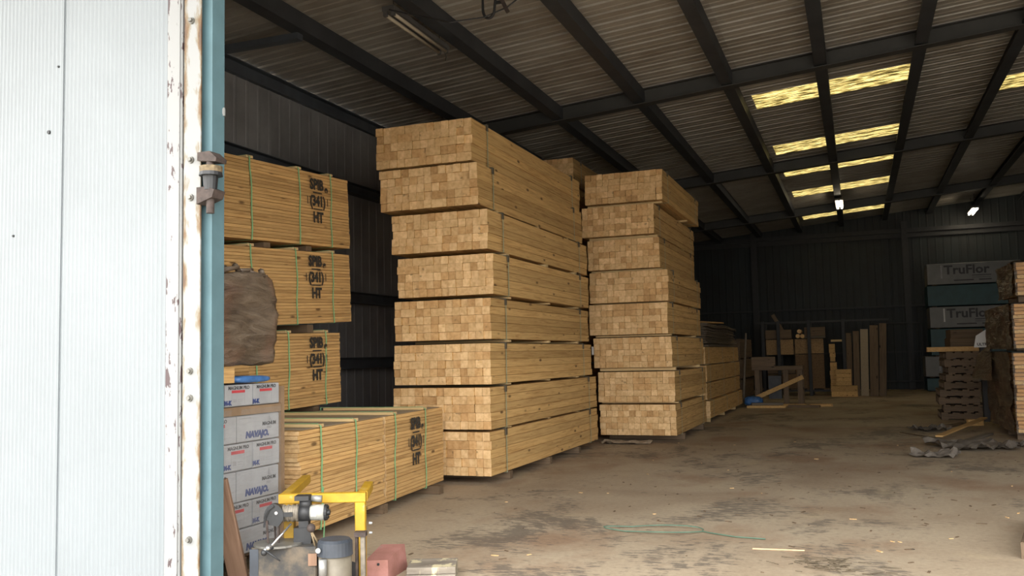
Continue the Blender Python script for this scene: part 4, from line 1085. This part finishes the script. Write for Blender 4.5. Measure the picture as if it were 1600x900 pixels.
GT = 'banded lifts of flooring sheets by the back wall'
TF = [(.03, .395, 't'), (.44, 1.03, 'w'), (1.06, 1.83, 't'), (1.86, 2.47, 'w'), (2.50, 3.10, 't'), (3.13, 3.74, 'w')]
NMS = ['lowest dark teal lift', 'lowest white printed lift', 'second dark teal lift', 'middle white printed lift', 'upper dark teal lift', 'top white printed lift']
for i, (z0, z1, kd) in enumerate(TF):
    x0 = (1.86, 1.84, 2.02, 2.03, 2.0, 2.02)[i]
    root = thing('flooring_lift', f'{NMS[i]} of flooring sheets in the stack by the back wall', 'lumber', (x0, 29.0, z0), (0, 0, 0), GT)
    m = MB(); m.cbox((0, 0, 0), (2.44, 1.22, z1 - z0), .012, 0); m.obj('wrapped_sheets', M['wrap_white' if kd == 'w' else 'teal_wrap'], root)
    m = MB(); m.cbox((.1, .1, -.03), (.25, 1.1, 0), .002, 1); m.cbox((2.1, .1, -.03), (2.25, 1.1, 0), .002, 1); m.obj('runner', M['old_wood'], root)
    if kd == 'w':
        h = z1 - z0
        text('print', 'TruFlor', .36, root, (1.04, -.004, h * .66), FACE_Y, M['print_black'], 1.05, .010)
        m = MB(); m.box((1.18, -.003, h * .36), (1.68, 0, h * .40)); m.box((.70, -.003, h * .14), (1.22, 0, h * .20)); m.box((1.36, -.003, h * .14), (1.68, 0, h * .20)); m.box((1.18, -.003, h * .27), (1.66, 0, h * .29)); m.obj('small_print', M['print_black'], root)
        m = MB(); m.box((.36, -.004, h * .28), (.40, 0, h * .92)); m.obj('band', M['paper' if i == 3 else 'print_grey'], root)

# debris on the floor to the right
def lay(name, label, a, b, wd, th, mat, cat='plank', group=None, z=0.0, tilt=0.0):
    a, b = Vector(a), Vector(b); d = b - a; ln = d.length; rz = math.atan2(d.y, d.x)
    m = MB(); m.cbox((0, -wd / 2, 0), (ln, wd / 2, th), min(.003, th * .3), 0)
    return tag(m.obj(name, M[mat], loc=(a.x, a.y, z + .001), rot=(0, -tilt, rz)), label, cat, group)
GD = 'litter on the floor by the wrapped lumber'
lay('plank', 'long tan plank slanting up on the litter by the wrapped lumber', (1.0, 13.9), (1.86, 16.4), .10, .022, 'board_side', 'plank', GD, .05, .03)
lay('lath', 'thin pale lath left of the litter heap', (.56, 15.1), (1.02, 14.1), .05, .012, 'old_wood_x', 'plank', GD)
lay('plank', 'grey plank under the slanting tan plank', (1.28, 13.6), (1.75, 14.9), .10, .03, 'grey_wood', 'plank', GD, .0)
lay('plank', 'short grey board flat in front of the wrapped lumber', (2.0, 12.9), (2.6, 13.05), .16, .05, 'grey_wood', 'plank', GD)
lay('plank', 'dark board end by the litter, under the old pallets', (1.32, 16.3), (1.62, 16.9), .12, .03, 'old_wood_x', 'plank', GD)
lay('block', 'pale squared block end beside the dark stanchion', (1.63, 16.6), (1.86, 16.65), .10, .10, 'pine_side', 'wood block', GD)
def crumple(label, cx, cy, sx, sy, hgt, rz, mat, seed, n=12):
    v = []
    for a in range(n + 1):
        for b in range(n + 1):
            u, t = a / n * 2 - 1, b / n * 2 - 1
            q = abs(noise.noise(Vector((u * 1.6 + seed, t * 1.6, 0)))) + .35 * abs(noise.noise(Vector((u * 4 + seed, t * 4, 3))))
            z = .006 + hgt * q * (1.15 if abs(u) > .75 else .8)
            v.append((u * sx / 2 * (1 + .15 * noise.noise(Vector((t * 2, seed, 1)))), t * sy / 2 * (1 + .15 * noise.noise(Vector((u * 2, seed, 5)))), z))
    k_ = n + 1; c = len(v); v += [(x, y, z + .004) for x, y, z in v]
    f = []
    for a in range(n):
        for b in range(n):
            i0 = a * k_ + b; f += [(i0, i0 + k_, i0 + k_ + 1, i0 + 1), (c + i0, c + i0 + 1, c + i0 + k_ + 1, c + i0 + k_)]
    return tag(MB().add(v, f).obj('crumpled_sheet', M[mat], loc=(cx, cy, 0), rot=(0, 0, rz)), label, 'paper', GD)
crumple('large crumpled grey underlay sheet in front of the litter heap', 1.30, 13.0, .85, .9, .16, .3, 'felt_grey', 1.3)
crumple('small pale crumpled sheet alone on the floor left of the large one', .80, 11.9, .50, .42, .13, -.2, 'felt_grey', 4.7)
crumple('dark crumpled sheet among the boards behind the slanting plank', 0.98, 15.6, .45, .5, .11, .7, 'felt_grey', 7.9)
crumple('grey crumpled sheet under the near corner of the wrapped lumber', 1.96, 13.2, .25, .35, .11, .9, 'felt_grey', 11.2)
lay('board', 'dark board end at the right edge of the floor near the front', (.93, 6.30), (1.16, 7.45), .12, .10, 'old_wood_x', 'board')

# foreground litter
m = MB(); pts = []
for i in range(22):
    t = i / 21 * 2 * PI
    pts.append((.36 * math.cos(t) * (1 + .08 * math.sin(2 * t)), .13 * math.sin(t) + .05 * math.cos(t) * math.sin(t), .006 + .012 * abs(math.sin(t * 1.5))))
pts += [(.42, -.06, .008), (.60, -.16, .006), (.80, -.20, .006)]
m.tube(pts, .0045, 5); tag(m.obj('green_cord', M['green_cord'], loc=(-1.47, 6.62, .003), rot=(0, 0, .08)), 'looped green strapping cord lying on the open floor', 'cord')
lay('stick', 'straight pale lath on the floor in the foreground', (-.71, 6.17), (-.385, 6.20), .016, .008, 'straw', 'stick')
m = MB(); R = random.Random(9)
for i in range(70):
    x, y = R.gauss(0, .13), R.gauss(0, .11); a = R.uniform(-.6, .8) + (PI if R.random() < .3 else 0); ln = R.uniform(.03, .10)
    m.cyl((x, y, .004 + R.uniform(0, .012)), (x + ln * math.cos(a), y + ln * math.sin(a), .004 + R.uniform(0, .018)), .0028, .0018, 5)
stuff(tag(m.obj('twig_litter', M['twig'], loc=(-.24, 5.80, .001)), 'scatter of dark twigs and bark bits on the foreground floor', 'twigs', None, 'stuff'))
m = MB(); R = random.Random(21)
for i in range(260):
    x = R.uniform(-3.3, 2.2); y = R.uniform(5.2, 13.5)
    a = R.uniform(0, PI); s = R.uniform(.006, .028) * (1.4 if R.random() < .1 else 1)
    mt = Matrix.Translation((x, y, .001)) @ Matrix.Rotation(a, 4, 'Z')
    if (x < -2.9 and y > 8.4) or (x < -3.3 + .0 and y < 8.4) or (-2.0 < x < -.5 and 6.3 < y < 6.95) or (x > .8 and 6.2 < y < 7.6) or (x > 1.4 and 12.6 < y < 13.5): continue
    m.box((-s, -s * .3, 0), (s, s * .3, .004), R.choice((0, 0, 0, 0, 0, 0, 1)), mt)
stuff(tag(m.obj('wood_chips', [M['old_wood'], M['pine_end']]), 'splinters and chips strewn thinly over the whole floor', 'chips', None, 'stuff'))
crumple('heap of sawdust and bark between the feet of the two tall stacks', -3.2, 12.95, .7, .34, .07, .1, 'dirt', 3.1)

# ------------------------------------------------------------------ lamps and cables under the roof
fx = thing('strip_light', 'unlit twin-tube strip light hung along the third roof beam from the left', 'lamp', (-4.335, 7.95, 4.875))
m = MB(); m.box((-.07, -.02, 0), (.07, 1.32, .05)); m.obj('batten_body', M['fixture'], fx)
for dx in (-.045, .045):
    m = MB(); m.cyl((dx, .03, -.03), (dx, 1.27, -.03), .019, .019, 10); m.obj('tube', M['tube_dead'], fx, True)
    for y in (0, 1.27):
        m = MB(); m.box((dx - .02, y, -.05), (dx + .02, y + .03, 0)); m.obj('lamp_holder', M['fixture'], fx)
for y in (.1, 1.2):
    m = MB(); m.cyl((0, y, .05), (0, y, roof_z(-4.335) - 4.875 - .004), .004, .004, 6); m.obj('hanger', M['black_iron'], fx)
m = MB(); m.tube([(0, 1.3, .0), (.02, 1.34, -.06), (.01, 1.33, -.12)], .005, 5); m.obj('pull_cord', M['black_iron'], fx)
for (x, y, z, lb) in ((-.27, 25.05, 5.12, 'lit twin-tube lamp hanging below the skylight strips'), (3.42, 29.6, 5.30, 'lit strip lamp far right near the back wall')):
    r = thing('strip_light', lb, 'lamp', (x, y, z))
    m = MB(); m.box((-.10, -.4, .05), (.10, .8, .10)); m.obj('lamp_body', M['fixture'], r)
    for dx in (-.05, .05):
        m = MB(); m.cyl((dx, -.38, .02), (dx, .78, .02), .026, .026, 10); m.obj('tube', M['tube_lit'], r, True)
    for yy in (-.2, .6):
        m = MB(); m.cyl((0, yy, .10), (0, yy, roof_z(x) - z - .005), .006, .006, 6); m.obj('hanger', M['black_iron'], r)
# cable coil and hook by the front of the roof
hk = thing('cable_coil', 'black cable looped over a bracket under the roof near the front', 'cable', (-3.18, 7.95, 4.62))
m = MB(); pts = []
for i in range(15):
    t = PI + PI * i / 14
    pts.append((-.045 + .062 * math.cos(t), .0, .10 + .10 * math.sin(t)))
pts = [(-.107, 0, .60)] + pts + [(.03, 0, .20), (.055, 0, .60)]
m.tube(pts, .014, 8); m.obj('loop', M['black_rubber'], hk, True)
m = MB(); m.cbox((-.018, -.015, 0), (.018, .015, .58), .003, 2); m.obj('bracket', M['rust_iron'], hk, loc=(.155, 0, .03), rot=(0, TI(-24), 0))
m = MB(); m.box((.02, -.01, .13), (.10, .01, .16)); m.obj('bracket_tie', M['black_iron'], hk)
m = MB(); m.tube([(-4.25, 7.80, 4.82), (-3.6, 7.84, 4.60), (-3.27, 7.93, 4.63), (-3.05, 8.0, 4.72), (-2.72, 8.1, 4.98), (-2.62, 8.12, 5.2)], .008, 5)
tag(m.obj('roof_cable', M['black_rubber']), 'thin black cable sagging between two roof beams near the front', 'cable')

# ------------------------------------------------------------------ lettering to mesh
bpy.context.view_layer.update()
dg = bpy.context.evaluated_depsgraph_get()
for o in TEXTS:
    me = bpy.data.meshes.new_from_object(o.evaluated_get(dg))
    n = link(o.name, me, o.parent, o.location, o.rotation_euler, o.scale)
    nm = o.name; cu = o.data
    bpy.data.objects.remove(o); bpy.data.curves.remove(cu); n.name = nm
